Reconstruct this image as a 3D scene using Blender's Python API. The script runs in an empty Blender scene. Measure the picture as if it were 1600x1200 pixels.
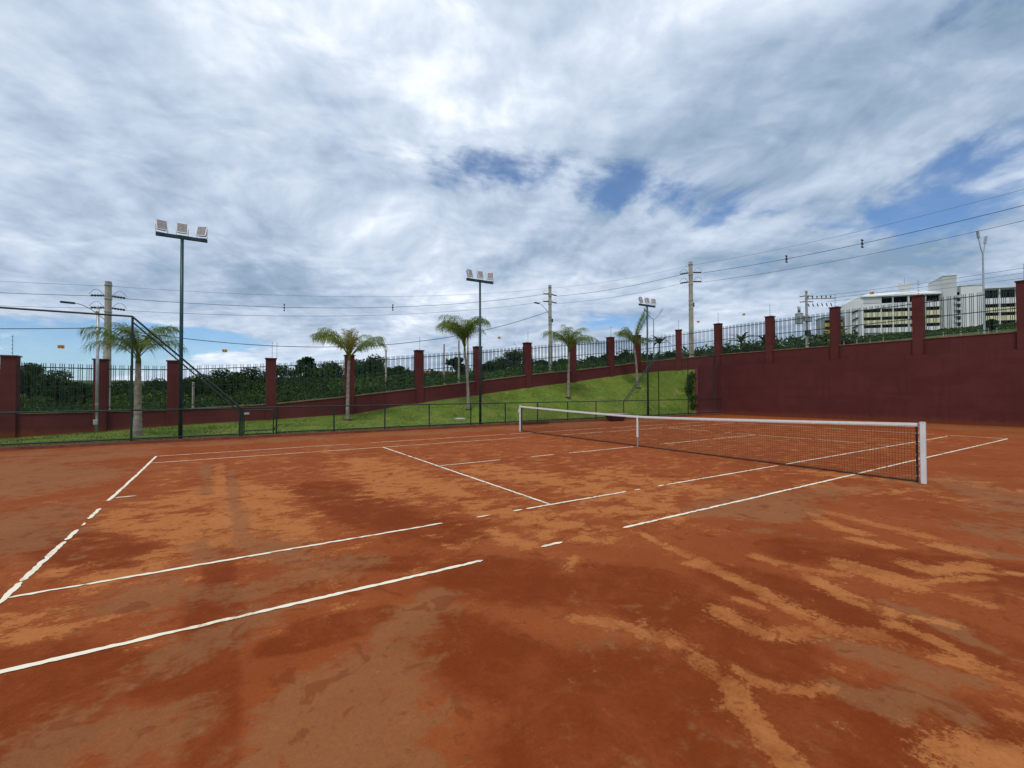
import bpy, math, random
import numpy as np
from mathutils import Vector, Matrix
random.seed(7); np.random.seed(7)
sc = bpy.context.scene
COL = sc.collection

# directions (and reach, flattening, depth) of the blue openings in the cloud
SKY_GAPS = [((0.47, 0.76, 0.445), .26, 3.4, .25), ((0.69, 0.61, 0.40), .22, 2.8, .21), ((0.80, 0.49, 0.34), .20, 2.4, .19),
            ((0.93, 0.20, 0.305), .42, 3.2, .23), ((-0.24, 0.97, 0.07), .32, 3.6, .40), ((-0.05, 0.99, 0.095), .21, 5.4, .36),
            ((0.69, 0.70, 0.15), .15, 3.4, .25), ((0.92, 0.29, 0.28), .14, 3.0, .12)]
# ------------------------------------------------------------------ camera
CAM = Vector((-10.4087, -9.3655, 1.6376))
cd = bpy.data.cameras.new('camera'); cam = bpy.data.objects.new('camera', cd); COL.objects.link(cam)
Rr = Vector((0.84327, -0.53747, -0.00348)); Ru = Vector((-0.00657, -0.01678, 0.99984)); Rf = Vector((0.53744, 0.84311, 0.01768))
cam.matrix_world = Matrix(((Rr.x, Ru.x, -Rf.x, CAM.x), (Rr.y, Ru.y, -Rf.y, CAM.y), (Rr.z, Ru.z, -Rf.z, CAM.z), (0, 0, 0, 1)))
cd.sensor_fit = 'HORIZONTAL'; cd.sensor_width = 36.0; cd.lens = 36.0 * 705.41 / 1600.0
cd.clip_start = 0.05; cd.clip_end = 5000
sc.camera = cam

# ------------------------------------------------------------------ colour management, sun
sc.view_settings.view_transform = 'Standard'; sc.view_settings.look = 'None'
sc.view_settings.exposure = 0.0; sc.view_settings.gamma = 1.0
sc.view_settings.use_curve_mapping = False
SUN_EL = math.radians(63); SUN_AZ = math.radians(232)      # azimuth clockwise from +Y
sd = bpy.data.lights.new('sun', 'SUN'); sd.energy = 1.7; sd.angle = math.radians(13); sd.color = (1.0, 0.95, 0.87)
sun = bpy.data.objects.new('sun', sd); COL.objects.link(sun)
sv = Vector((math.sin(SUN_AZ) * math.cos(SUN_EL), math.cos(SUN_AZ) * math.cos(SUN_EL), math.sin(SUN_EL)))
sun.rotation_euler = sv.to_track_quat('Z', 'Y').to_euler()
sun.location = sv * 60

# ------------------------------------------------------------------ node helpers
class NG:
    def __init__(s, tree):
        s.t = tree; s.n = tree.nodes; s.l = tree.links
    def _in(s, sock, v):
        if isinstance(v, bpy.types.NodeSocket): s.l.new(v, sock)
        elif v is not None:
            if hasattr(sock.default_value, '__len__') and not hasattr(v, '__len__'): v = (v,) * len(sock.default_value)
            if hasattr(sock.default_value, '__len__') and len(sock.default_value) == 4 and len(v) == 3: v = (*v, 1)
            sock.default_value = v
    def m(s, op, a, b=None, c=None, clamp=False):
        n = s.n.new('ShaderNodeMath'); n.operation = op; n.use_clamp = clamp
        s._in(n.inputs[0], a); s._in(n.inputs[1], b); s._in(n.inputs[2], c)
        return n.outputs[0]
    def v(s, op, a, b=None):
        n = s.n.new('ShaderNodeVectorMath'); n.operation = op
        s._in(n.inputs[0], a); s._in(n.inputs[1], b)
        return n.outputs['Value'] if op in ('LENGTH', 'DOT_PRODUCT', 'DISTANCE') else n.outputs[0]
    def noise(s, vec, scale, detail=4, rough=.5, dist=0, lac=2):
        n = s.n.new('ShaderNodeTexNoise'); n.noise_dimensions = '3D'
        s._in(n.inputs['Vector'], vec); n.inputs['Scale'].default_value = scale; n.inputs['Detail'].default_value = detail
        n.inputs['Roughness'].default_value = rough; n.inputs['Distortion'].default_value = dist; n.inputs['Lacunarity'].default_value = lac
        return n.outputs[0]
    def ss(s, x, a, b, lo=0, hi=1):
        n = s.n.new('ShaderNodeMapRange'); n.interpolation_type = 'SMOOTHSTEP'
        s._in(n.inputs[0], x)
        for i, q in ((1, a), (2, b), (3, lo), (4, hi)): n.inputs[i].default_value = q
        return n.outputs[0]
    def lin(s, x, a, b, lo=0, hi=1):
        n = s.n.new('ShaderNodeMapRange'); s._in(n.inputs[0], x)
        for i, q in ((1, a), (2, b), (3, lo), (4, hi)): n.inputs[i].default_value = q
        return n.outputs[0]
    def mix(s, f, a, b, mode='MIX'):
        n = s.n.new('ShaderNodeMix'); n.data_type = 'RGBA'; n.blend_type = mode
        s._in(n.inputs[0], f); s._in(n.inputs[6], a); s._in(n.inputs[7], b)
        return n.outputs[2]
    def ramp(s, x, stops):
        n = s.n.new('ShaderNodeValToRGB'); e = n.color_ramp.elements
        while len(e) < len(stops): e.new(0.5)
        for q, (p, c) in zip(e, stops): q.position = p; q.color = (*c, 1)
        s._in(n.inputs[0], x); return n.outputs[0]
    def comb(s, x, y, z):
        n = s.n.new('ShaderNodeCombineXYZ'); s._in(n.inputs[0], x); s._in(n.inputs[1], y); s._in(n.inputs[2], z); return n.outputs[0]
    def sep(s, v):
        n = s.n.new('ShaderNodeSeparateXYZ'); s._in(n.inputs[0], v); return n.outputs

# ------------------------------------------------------------------ world: physical sky behind a broken deck of cloud
wd = bpy.data.worlds.new('World'); sc.world = wd; wd.use_nodes = True
g = NG(wd.node_tree); g.n.clear()
sky = g.n.new('ShaderNodeTexSky'); sky.sky_type = 'NISHITA'; sky.sun_disc = False
sky.sun_elevation = SUN_EL; sky.sun_rotation = SUN_AZ; sky.altitude = 700; sky.air_density = 1.0; sky.dust_density = 0.6; sky.ozone_density = 2.0
tc = g.n.new('ShaderNodeTexCoord'); d = tc.outputs['Generated']
dx, dy, dz = g.sep(d)
zc = g.m('ADD', g.m('MAXIMUM', dz, 0.0), 0.20)
px_ = g.m('DIVIDE', dx, zc); py_ = g.m('DIVIDE', dy, zc)
ca, sa = 0.47, 0.883
along = g.m('ADD', g.m('MULTIPLY', px_, ca), g.m('MULTIPLY', py_, sa))
across = g.m('SUBTRACT', g.m('MULTIPLY', px_, sa), g.m('MULTIPLY', py_, ca))
P = g.comb(g.m('MULTIPLY', along, 1.05), across, 0.0)
warp = g.noise(P, 0.9, 3, .5)
P2 = g.v('ADD', P, g.comb(g.m('MULTIPLY', g.m('SUBTRACT', warp, .5), .55), g.m('MULTIPLY', g.m('SUBTRACT', warp, .5), -.4), 0.0))
shape = g.noise(P2, 1.4, 10, .53, .10)
puff = g.noise(g.v('ADD', P2, (7.3, 2.1, 4.0)), 4.6, 8, .56, .12)
fine = g.noise(g.v('ADD', P2, (1.3, 9.1, 2.0)), 8.5, 6, .55, .1)
wide = g.noise(g.v('ADD', P, (3.7, -5.2, 1.5)), 0.62, 3, .5)
# openings in the cloud deck (directions of the blue patches), each with its own reach
dens = g.m('ADD', g.m('ADD', g.m('MULTIPLY', shape, .56), g.m('MULTIPLY', puff, .40)), g.m('MULTIPLY', fine, .22))
bias = None
for (c, r, stretch, amt) in SKY_GAPS:
    q = g.v('MULTIPLY', g.v('SUBTRACT', d, c), (1 / r, 1 / r, stretch / r))
    bl = g.m('MULTIPLY', g.ss(g.v('LENGTH', q), 0.0, 1.0, 1, 0), amt)
    bias = bl if bias is None else g.m('ADD', bias, bl)
cover = g.ss(g.m('SUBTRACT', g.m('ADD', dens, .18), bias), 0.50, 0.67, .14, 1)
lowest = g.ss(dz, 0.0, 0.12, 0.45, 0.0)
# relief: density compared with the density a step towards the sun
def relief(off, sc_, dist, add, det=8):
    q0 = g.noise(g.v('ADD', P2, add), sc_, det, .56, dist); q1 = g.noise(g.v('ADD', P2, tuple(a_ + o for a_, o in zip(add, off))), sc_, det, .56, dist)
    return g.m('SUBTRACT', q0, q1)
r1 = relief((.10, .06, 0), 1.5, .10, (0, 0, 0), 6); r2 = relief((.035, .03, 0), 4.6, .12, (7.3, 2.1, 4.0), 5); r3 = relief((.02, -.02, 0), 9.0, .1, (2.2, 5.5, 1.0), 4)
base = g.m('ADD', g.m('MULTIPLY', wide, .62), g.m('MULTIPLY', shape, .38))
bright = g.m('ADD', base, g.m('ADD', g.m('MULTIPLY', r1, .42), g.m('ADD', g.m('MULTIPLY', r2, .20), g.m('MULTIPLY', r3, .08))))
bright = g.m('ADD', bright, g.m('MULTIPLY', g.m('SUBTRACT', puff, .5), .22))
bright = g.m('ADD', bright, g.m('MULTIPLY', g.ss(dz, .25, .75), .05))
K = 11.5
ccol = g.ramp(g.lin(bright, .315, .725), [(0.0, (.22, .31, .41)), (.26, (.33, .42, .53)), (.5, (.48, .555, .66)), (.70, (.61, .675, .76)), (.87, (.80, .84, .89)), (1.0, (.96, .97, .98))])
ccol = g.mix(lowest, ccol, (.52, .66, .80))
ccol = g.v('MULTIPLY', ccol, (K * .985, K * 1.01, K * 1.05))
skyc = g.v('MULTIPLY', sky.outputs[0], (0.80, 1.06, 1.32))
bg = g.n.new('ShaderNodeBackground'); bg.inputs[1].default_value = 0.1
g._in(bg.inputs[0], g.mix(cover, skyc, ccol))
wo = g.n.new('ShaderNodeOutputWorld'); g.l.new(bg.outputs[0], wo.inputs[0])
# ------------------------------------------------------------------ materials
def c8(r, g_, b, k=1.0):
    f = lambda x: ((x / 255) / 12.92 if x / 255 <= .04045 else ((x / 255 + .055) / 1.055) ** 2.4) * k
    return (f(r), f(g_), f(b))
MATS = {}
def mat(name, col, rough=.7, var=.18, scale=3.0, bump=0.0, bscale=30.0, metal=0.0, spec=.4, col2=None, trans=0.0, obj=False):
    m = bpy.data.materials.new(name); m.use_nodes = True; q = NG(m.node_tree)
    b = q.n['Principled BSDF']
    pos = q.n.new('ShaderNodeNewGeometry').outputs['Position']
    n1 = q.noise(pos, scale, 6, .6)
    lo = tuple(x * (1 - var) for x in col); hi = col2 if col2 else tuple(min(1, x * (1 + var)) for x in col)
    cc = q.mix(q.ss(n1, .3, .7), lo, hi)
    q._in(b.inputs['Base Color'], cc)
    b.inputs['Roughness'].default_value = rough; b.inputs['Metallic'].default_value = metal
    b.inputs['Specular IOR Level'].default_value = spec
    if bump:
        bn = q.n.new('ShaderNodeBump'); bn.inputs['Strength'].default_value = bump; bn.inputs['Distance'].default_value = .02
        q._in(bn.inputs['Height'], q.noise(pos, bscale, 5, .6)); q.l.new(bn.outputs[0], b.inputs['Normal'])
    if trans:
        tr = q.n.new('ShaderNodeBsdfTranslucent'); q._in(tr.inputs[0], cc)
        mx = q.n.new('ShaderNodeMixShader'); mx.inputs[0].default_value = trans
        q.l.new(b.outputs[0], mx.inputs[1]); q.l.new(tr.outputs[0], mx.inputs[2])
        q.l.new(mx.outputs[0], q.n['Material Output'].inputs[0])
    MATS[name] = m; return m
M = {}
def wall_material():
    m = bpy.data.materials.new('maroon_paint'); m.use_nodes = True; q = NG(m.node_tree); b = q.n['Principled BSDF']
    pos = q.n.new('ShaderNodeNewGeometry').outputs['Position']; x, y, z = q.sep(pos)
    n1 = q.noise(pos, .7, 5, .6); n2 = q.noise(pos, 5, 5, .65)
    run = q.noise(q.comb(q.m('MULTIPLY', x, 5.5), q.m('MULTIPLY', y, 5.5), q.m('MULTIPLY', z, .35)), 1, 5, .65)
    col = q.mix(q.ss(n1, .35, .65), (.102, .0245, .0225), (.124, .0310, .0285))
    col = q.mix(q.ss(run, .52, .72, 0, .35), col, (.066, .0150, .0125))
    col = q.mix(q.ss(n2, .60, .75, 0, .25), col, (.135, .036, .028))
    lift = q.noise(q.comb(q.m('MULTIPLY', x, .25), q.m('MULTIPLY', y, .25), q.m('MULTIPLY', z, 2.5)), 1, 2, .5)
    col = q.mix(q.ss(lift, .5, .62, 0, .22), col, (.078, .0165, .013))
    splash = q.ss(q.m('ADD', z, q.m('MULTIPLY', q.noise(pos, 3.5, 5, .7), -.55)), -.25, .12, .55, 0)
    col = q.mix(splash, col, (.21, .062, .022))
    q._in(b.inputs['Base Color'], col); b.inputs['Roughness'].default_value = .8; b.inputs['Specular IOR Level'].default_value = .2
    bn = q.n.new('ShaderNodeBump'); bn.inputs['Strength'].default_value = .3; bn.inputs['Distance'].default_value = .02
    q._in(bn.inputs['Height'], q.m('ADD', q.noise(pos, 60, 4, .6), q.m('MULTIPLY', n2, .8))); q.l.new(bn.outputs[0], b.inputs['Normal'])
    return m
M['wall'] = wall_material()
M['wallcap'] = mat('maroon_cap', (.085, .02, .017), .6, .2, 2)
M['coping'] = mat('coping_mortar', (.20, .135, .075), .85, .3, 4, .3, 40)
M['green'] = mat('dark_green_enamel', (.007, .028, .023), .42, .25, 5)
M['pole'] = mat('blue_green_pole', (.013, .048, .052), .4, .25, 3)
M['white'] = mat('white_enamel', (.78, .80, .78), .4, .06, 4)
M['tape'] = mat('white_canvas', (.86, .86, .82), .8, .05, 9)
M['black'] = mat('black_cord', (.030, .018, .015), .8, .2, 10)
M['dark'] = mat('black_plastic', (.02, .02, .022), .5, .2, 10)
M['galv'] = mat('galvanised_steel', (.42, .44, .45), .45, .15, 4, metal=.4)
M['grey'] = mat('grey_lamp_housing', (.42, .40, .40), .5, .1, 6)
M['glassl'] = mat('floodlight_glass', (.34, .31, .315), .2, .25, 12)
M['conc'] = mat('weathered_concrete', (.40, .345, .275), .9, .2, 1.3, .3, 20)
def line_material():
    m = bpy.data.materials.new('line_tape'); m.use_nodes = True; q = NG(m.node_tree); b = q.n['Principled BSDF']
    pos = q.n.new('ShaderNodeNewGeometry').outputs['Position']
    n1 = q.noise(pos, 16, 6, .7); n2 = q.noise(pos, 1.6, 3, .6)
    dirt = q.ss(q.m('ADD', q.m('MULTIPLY', n1, .65), q.m('MULTIPLY', n2, .45)), .56, .74)
    q._in(b.inputs['Base Color'], q.mix(q.m('MULTIPLY', dirt, .75), q.mix(n2, (.86, .80, .62), (.78, .70, .52)), (.36, .12, .04)))
    b.inputs['Roughness'].default_value = .85; b.inputs['Specular IOR Level'].default_value = .15
    return m
M['line'] = line_material()
M['kerb'] = mat('clay_stained_kerb', (.20, .062, .036), .9, .25, 3, .4, 30)
M['wire'] = mat('cable_sheath', (.022, .026, .032), .6, .2, 1)
M['yellow'] = mat('yellow_sign_board', (.80, .36, .05), .5, .08, 20)
M['trunk'] = mat('palm_trunk_bark', (.27, .235, .19), .95, .35, 7, .6, 25)
M['bark'] = mat('tree_bark', (.10, .078, .055), .95, .3, 3)
M['frond'] = mat('palm_leaf', (.115, .185, .022), .55, .3, 2.5, spec=.15, col2=(.22, .30, .055), trans=.38)
M['frondy'] = mat('young_palm_leaf', (.19, .26, .032), .55, .3, 2.5, spec=.15, col2=(.34, .39, .08), trans=.38)
M['frondo'] = mat('old_palm_leaf', (.30, .21, .03), .6, .3, 4, col2=(.46, .32, .05), trans=.2)
M['leaf'] = mat('dark_leaf', (.020, .044, .008), .75, .4, .35, spec=.08, col2=(.048, .088, .014), trans=.12)
M['leaf2'] = mat('mid_green_leaf', (.038, .070, .012), .75, .4, .3, spec=.08, col2=(.08, .12, .022), trans=.12)
M['bushleaf'] = mat('undergrowth_leaf', (.014, .036, .007), .75, .3, .16, spec=.08, col2=(.085, .145, .024), trans=.12)
M['bwhite'] = mat('white_render', (.78, .78, .76), .8, .06, .15)
M['bgrey'] = mat('pale_grey_render', (.58, .59, .58), .8, .07, .15)
M['byellow'] = mat('pale_yellow_render', (.78, .72, .45), .8, .06, .2)
M['oyellow'] = mat('ochre_panel', (.62, .42, .08), .8, .08, .2)
M['bglass'] = mat('dark_window_glass', (.006, .009, .010), .5, .3, .3, spec=.05)
M['roof'] = mat('white_metal_roof', (.78, .80, .80), .45, .05, .2)
M['terra'] = mat('terracotta_tiles', (.30, .12, .07), .9, .25, 1)
M['tank'] = mat('transformer_paint', (.36, .38, .38), .5, .15, 3)
M['insul'] = mat('brown_insulator', (.06, .045, .04), .3, .2, 5)
M['rock'] = mat('planting_soil', (.09, .06, .045), 1, .35, 9, .6, 25)
M['tub'] = mat('maroon_plastic', (.075, .02, .022), .6, .2, 3)

# clay: moist red base, pale dry drifts, grey-brown slurry film (stain shapes stored on the mesh, edges broken by noise)
def clay_material():
    m = bpy.data.materials.new('red_clay'); m.use_nodes = True; q = NG(m.node_tree); b = q.n['Principled BSDF']
    pos = q.n.new('ShaderNodeNewGeometry').outputs['Position']
    x, y, z = q.sep(pos)
    def at(n):
        a = q.n.new('ShaderNodeAttribute'); a.attribute_name = n; return a.outputs['Fac']
    dry, pale, film, wet, inner = at('dry'), at('pale'), at('film'), at('wet'), at('inner')
    big = q.noise(pos, .33, 4, .55)
    med = q.noise(pos, 1.1, 6, .6, .3)
    edge = q.noise(pos, 7.0, 8, .68)
    drift = q.noise(q.comb(q.m('MULTIPLY', x, 3.2), q.m('MULTIPLY', y, .62), 0.0), 1.0, 8, .62, .35)     # brushed along the net direction
    fleck = q.noise(q.comb(q.m('MULTIPLY', x, 1.25), q.m('MULTIPLY', y, 1.6), 3.0), 1.5, 9, .66, .3)
    grit = q.noise(pos, 95.0, 3, .7)
    grit2 = q.noise(pos, 24.0, 4, .7)
    base = q.ramp(q.lin(q.m('ADD', q.m('MULTIPLY', big, .6), q.m('MULTIPLY', med, .4)), .3, .7),
                  [(0, (.220, .047, .0105)), (.5, (.264, .061, .0155)), (1, (.306, .082, .024))])
    # far clay is drier and duller, the near apron on the right stays dark and damp
    wetm = q.ss(q.m('ADD', wet, q.m('MULTIPLY', q.m('SUBTRACT', edge, .5), .9)), .25, .65)
    wetm = q.m('MULTIPLY', wetm, q.ss(q.noise(q.v('ADD', pos, (2.0, 6.0, 1.0)), 2.3, 7, .72, .3), .32, .60, .45, 1.0))
    col = q.mix(q.m('MULTIPLY', wetm, .85), base, (.168, .0285, .0042))
    # slurry film
    fine_ = q.noise(q.v('ADD', pos, (5.0, 3.0, 0.0)), 2.7, 9, .70, .25)
    fv = q.m('ADD', q.m('ADD', q.m('MULTIPLY', film, .40), q.m('MULTIPLY', q.m('SUBTRACT', big, .5), .9)), q.m('ADD', q.m('MULTIPLY', q.m('SUBTRACT', med, .5), .6), q.m('ADD', q.m('MULTIPLY', q.m('SUBTRACT', fine_, .5), .6), q.m('MULTIPLY', q.m('SUBTRACT', edge, .5), .9))))
    filmm = q.ss(fv, .14, .36)
    col = q.mix(q.m('MULTIPLY', filmm, .66), col, q.mix(med, (.225, .088, .028), (.285, .120, .047)))
    # dry drifts and flecks: stored strokes, everywhere broken up by ragged noises from half a metre down to millimetres
    grain = q.noise(pos, 33.0, 5, .75)
    flat = q.noise(q.v('MULTIPLY', q.v('ADD', pos, (3.0, 8.0, 0.0)), (.8, 1.25, 1.0)), 3.1, 9, .72, .15)
    rag = q.m('ADD', q.m('ADD', q.m('MULTIPLY', q.m('SUBTRACT', edge, .5), 1.15), q.m('MULTIPLY', q.m('SUBTRACT', grain, .5), 1.3)),
              q.m('ADD', q.m('MULTIPLY', q.m('SUBTRACT', fine_, .5), .55), q.m('MULTIPLY', q.m('SUBTRACT', drift, .5), .85)))
    strand = q.noise(q.comb(q.m('MULTIPLY', x, 13.0), q.m('MULTIPLY', y, 2.2), 7.0), 1.0, 6, .65, .5)
    dv = q.m('ADD', q.m('ADD', q.m('MULTIPLY', dry, .74), rag), q.m('MULTIPLY', q.m('SUBTRACT', strand, .5), .9))
    d1 = q.m('ADD', q.m('MULTIPLY', q.ss(dv, .34, .48), .52), q.m('MULTIPLY', q.ss(dv, .14, .75), .48))
    pv = q.m('ADD', q.m('ADD', q.m('MULTIPLY', pale, .30), q.m('MULTIPLY', inner, .155)),
             q.m('ADD', q.m('MULTIPLY', q.m('SUBTRACT', flat, .5), 1.9), q.m('ADD', q.m('MULTIPLY', q.m('SUBTRACT', grain, .5), .7), q.m('MULTIPLY', q.m('SUBTRACT', med, .5), .5))))
    pv = q.m('SUBTRACT', pv, q.m('MULTIPLY', wetm, .16))
    d2 = q.m('ADD', q.m('MULTIPLY', q.ss(pv, .27, .35), .55), q.m('MULTIPLY', q.ss(pv, .05, .50), .40))
    d2 = q.m('MULTIPLY', d2, q.m('SUBTRACT', 1.0, q.m('MULTIPLY', filmm, .75)))
    drym = q.m('MAXIMUM', q.m('MULTIPLY', d1, q.ss(q.m('ADD', q.m('MULTIPLY', med, .5), q.m('MULTIPLY', fine_, .5)), .38, .58, .40, 1.0)), d2)
    col = q.mix(q.m('MULTIPLY', drym, .90), col, q.mix(edge, (.40, .130, .033), (.47, .178, .056)))
    col = q.v('MULTIPLY', col, q.comb(*[q.lin(q.m('ADD', q.m('MULTIPLY', grain, .5), q.m('MULTIPLY', grit, .5)), .3, .7, .80, 1.20)] * 3))
    pit = q.noise(q.v('ADD', pos, (11.0, 4.0, 2.0)), 4.2, 3, .55, .6); pit2 = q.noise(q.v('ADD', pos, (1.0, 14.0, 5.0)), 14.0, 3, .6, .3)
    col = q.mix(q.m('MULTIPLY', q.ss(pit, .59, .66), .55), col, (.17, .034, .007))
    col = q.mix(q.m('MULTIPLY', q.ss(pit2, .60, .70), .45), col, (.15, .034, .009))
    col = q.mix(q.ss(grit, .55, .75, 0, .38), col, q.mix(.5, col, (.12, .03, .012)))
    col = q.mix(q.ss(grit2, .62, .72, 0, .30), col, (.19, .045, .02))
    q._in(b.inputs['Base Color'], col)
    q._in(b.inputs['Roughness'], q.m('SUBTRACT', 1.0, q.m('MULTIPLY', filmm, .2)))
    b.inputs['Specular IOR Level'].default_value = .10
    bn = q.n.new('ShaderNodeBump'); bn.inputs['Strength'].default_value = .55; bn.inputs['Distance'].default_value = .012
    h = q.m('ADD', q.m('ADD', q.m('MULTIPLY', grit, .35), q.m('MULTIPLY', grit2, .7)), q.m('ADD', q.m('MULTIPLY', edge, 1.2), q.m('MULTIPLY', drym, .35)))
    q._in(bn.inputs['Height'], h); q.l.new(bn.outputs[0], b.inputs['Normal'])
    return m
def grass_material(name, a, bb, cc, sc1=.6):
    m = bpy.data.materials.new(name); m.use_nodes = True; q = NG(m.node_tree); b = q.n['Principled BSDF']
    pos = q.n.new('ShaderNodeNewGeometry').outputs['Position']
    n1 = q.noise(pos, sc1, 5, .6); n2 = q.noise(pos, sc1 * 5, 5, .65); n3 = q.noise(pos, 40, 3, .6); n4 = q.noise(pos, sc1 * 2.1, 7, .7, .4)
    col = q.ramp(q.lin(q.m('ADD', q.m('MULTIPLY', n1, .55), q.m('MULTIPLY', n2, .45)), .3, .7), [(0, a), (.55, bb), (1, cc)])
    col = q.mix(q.ss(n4, .54, .66, 0, .75), col, tuple(x * 1.12 for x in cc))
    col = q.mix(q.ss(n3, .45, .7, 0, .45), col, tuple(x * .45 for x in a))
    q._in(b.inputs['Base Color'], col); b.inputs['Roughness'].default_value = .95; b.inputs['Specular IOR Level'].default_value = .1
    bn = q.n.new('ShaderNodeBump'); bn.inputs['Strength'].default_value = .8; bn.inputs['Distance'].default_value = .06
    q._in(bn.inputs['Height'], q.m('ADD', n3, n2)); q.l.new(bn.outputs[0], b.inputs['Normal'])
    return m
M['clay'] = clay_material()
M['lawn'] = grass_material('lawn_grass', (.082, .138, .018), (.148, .208, .032), (.255, .242, .062))
M['field'] = grass_material('rough_grass', (.035, .065, .018), (.06, .10, .026), (.11, .12, .045), .06)
M['blade'] = mat('grass_blade', (.07, .13, .022), .7, .3, 1.2, col2=(.16, .2, .045), trans=.2)

# ------------------------------------------------------------------ mesh builder
class MB:
    def __init__(s): s.v = []; s.f = []
    def add(s, vs, fs):
        o = len(s.v); s.v += [tuple(p) for p in vs]; s.f += [tuple(i + o for i in f) for f in fs]; return s
    def box(s, x0, x1, y0, y1, z0, z1):
        return s.add([(x0, y0, z0), (x1, y0, z0), (x1, y1, z0), (x0, y1, z0), (x0, y0, z1), (x1, y0, z1), (x1, y1, z1), (x0, y1, z1)],
                     [(0, 3, 2, 1), (4, 5, 6, 7), (0, 1, 5, 4), (1, 2, 6, 5), (2, 3, 7, 6), (3, 0, 4, 7)])
    def hexa(s, p):     # 8 points: bottom 4 ccw, top 4 ccw
        return s.add(p, [(0, 3, 2, 1), (4, 5, 6, 7), (0, 1, 5, 4), (1, 2, 6, 5), (2, 3, 7, 6), (3, 0, 4, 7)])
    def obox(s, c, ax, ay, az, hx, hy, hz):
        c, ax, ay, az = Vector(c), Vector(ax).normalized(), Vector(ay).normalized(), Vector(az).normalized()
        p = [c + ax * (hx * i) + ay * (hy * j) + az * (hz * k) for k in (-1, 1) for i, j in ((-1, -1), (1, -1), (1, 1), (-1, 1))]
        return s.hexa(p)
    def tube(s, pts, r, n=6, caps=True, phase=0.0):
        pts = [Vector(p) for p in pts]; k = len(pts); rr = r if hasattr(r, '__len__') else [r] * k
        vs = []; ref = None
        for i, p in enumerate(pts):
            t = (pts[min(i + 1, k - 1)] - pts[max(i - 1, 0)]).normalized()
            if ref is None:
                ref = Vector((0, 0, 1)) if abs(t.z) < .9 else Vector((1, 0, 0))
            u = (ref - t * ref.dot(t)).normalized(); w = t.cross(u); ref = u
            for j in range(n):
                a = phase + 2 * math.pi * j / n
                vs.append(p + (u * math.cos(a) + w * math.sin(a)) * rr[i])
        fs = [(i * n + j, i * n + (j + 1) % n, (i + 1) * n + (j + 1) % n, (i + 1) * n + j) for i in range(k - 1) for j in range(n)]
        if caps: fs += [tuple(range(n))[::-1], tuple(range((k - 1) * n, k * n))]
        return s.add(vs, fs)
    def bar(s, a, b, r, n=6): return s.tube([a, b], r, n)
    def mesh(s, name, material, base=(0, 0, 0), smooth=False):
        me = bpy.data.meshes.new(name); bx, by, bz = base
        me.from_pydata([(x - bx, y - by, z - bz) for x, y, z in s.v], [], s.f); me.materials.append(material)
        if smooth: me.polygons.foreach_set('use_smooth', [True] * len(me.polygons))
        me.update(); return me
    def build(s, name, material, parent=None, base=None, smooth=False, bevel=0.0, kind=None):
        if base is None: base = tuple(parent['_b']) if parent is not None else (0, 0, 0)
        o = bpy.data.objects.new(name, s.mesh(name, material, base, smooth)); COL.objects.link(o)
        if parent is not None: o.parent = parent
        else: o.location = base
        o['_b'] = list(base)
        if bevel:
            bm = o.modifiers.new('bevel', 'BEVEL'); bm.width = bevel; bm.segments = 2; bm.limit_method = 'ANGLE'
        if kind: o['kind'] = kind
        return o
def link(name, me, parent, loc=(0, 0, 0), rotz=0.0):
    o = bpy.data.objects.new(name, me); COL.objects.link(o); o.parent = parent; o.location = loc; o.rotation_euler.z = rotz; return o
def tag(o, label, cat, group=None):
    o['label'] = label; o['category'] = cat
    if group: o['group'] = group
    return o
def thing(name, base, label, cat, group=None):
    o = bpy.data.objects.new(name, None); COL.objects.link(o); o.location = base; o.empty_display_size = .2
    o['_b'] = list(base); return tag(o, label, cat, group)
def struct(o): o['kind'] = 'structure'; return o
def copy_tree(o, parent=None):
    c = o.copy(); COL.objects.link(c)
    if parent is not None: c.parent = parent
    for ch in list(o.children): copy_tree(ch, c)
    return c

# ------------------------------------------------------------------ profiles of the site
WX = [-40, -17, -14.4, -12.4, -10.4, -8.53, -4.54, -1.79, .51, 2.39, 6.07, 9.88, 13.54, 16.2, 18.5]
WZ = [0, 0, .12, .24, .32, .37, .55, .97, 1.24, 1.45, 1.9, 2.3, 2.75, 3.05, 3.25]
TX = [-40, -17, -12.25, -8.55, -4.96, -1.2, 2.53, 6.19, 9.96, 13.63, 16.49, 17.94, 19.3]
TZ = [.9, .93, .95, 1.13, 1.47, 1.9, 2.33, 2.76, 3.14, 3.53, 3.9, 4.04, 4.2]
YF, YW = 9.55, 14.65
def bank_z(X, Y):
    zb = np.interp(X, WX, WZ); s = min(max((Y - 9.65) / (14.65 - 9.65), 0), 1)
    return .07 + (zb - .07) * s ** 1.15
GX = [-200, -60, -14, -8, -4, 1, 6, 12, 17, 20, 30, 60, 100, 170, 230, 400]
GZ = [-3, -2, -.2, .4, .9, 1.6, 2.1, 2.7, 3.3, 3.7, 4.3, 6.4, 10.5, 19.2, 23.0, 26]
def ground_z(X, Y):
    b = float(np.interp(X, GX, GZ)); dist = math.hypot(X, Y)
    if b > 4.3:
        k = min(max((Y - 75) / 90, 0), 1); b = 4.3 + (b - 4.3) * (1 - .62 * k * k * (3 - 2 * k))
    if Y > 16 and X < 30:
        k = min((Y - 16) / 50, 1); b -= 1.4 * k * min(max((30 - X) / 20, 0), 1)
    if dist > 150 and X < 150: b += .035 * (dist - 150) * min(max((150 - X) / 100, 0), 1)
    if dist > 600: b = min(b, 16 + .004 * dist)
    return b

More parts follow.
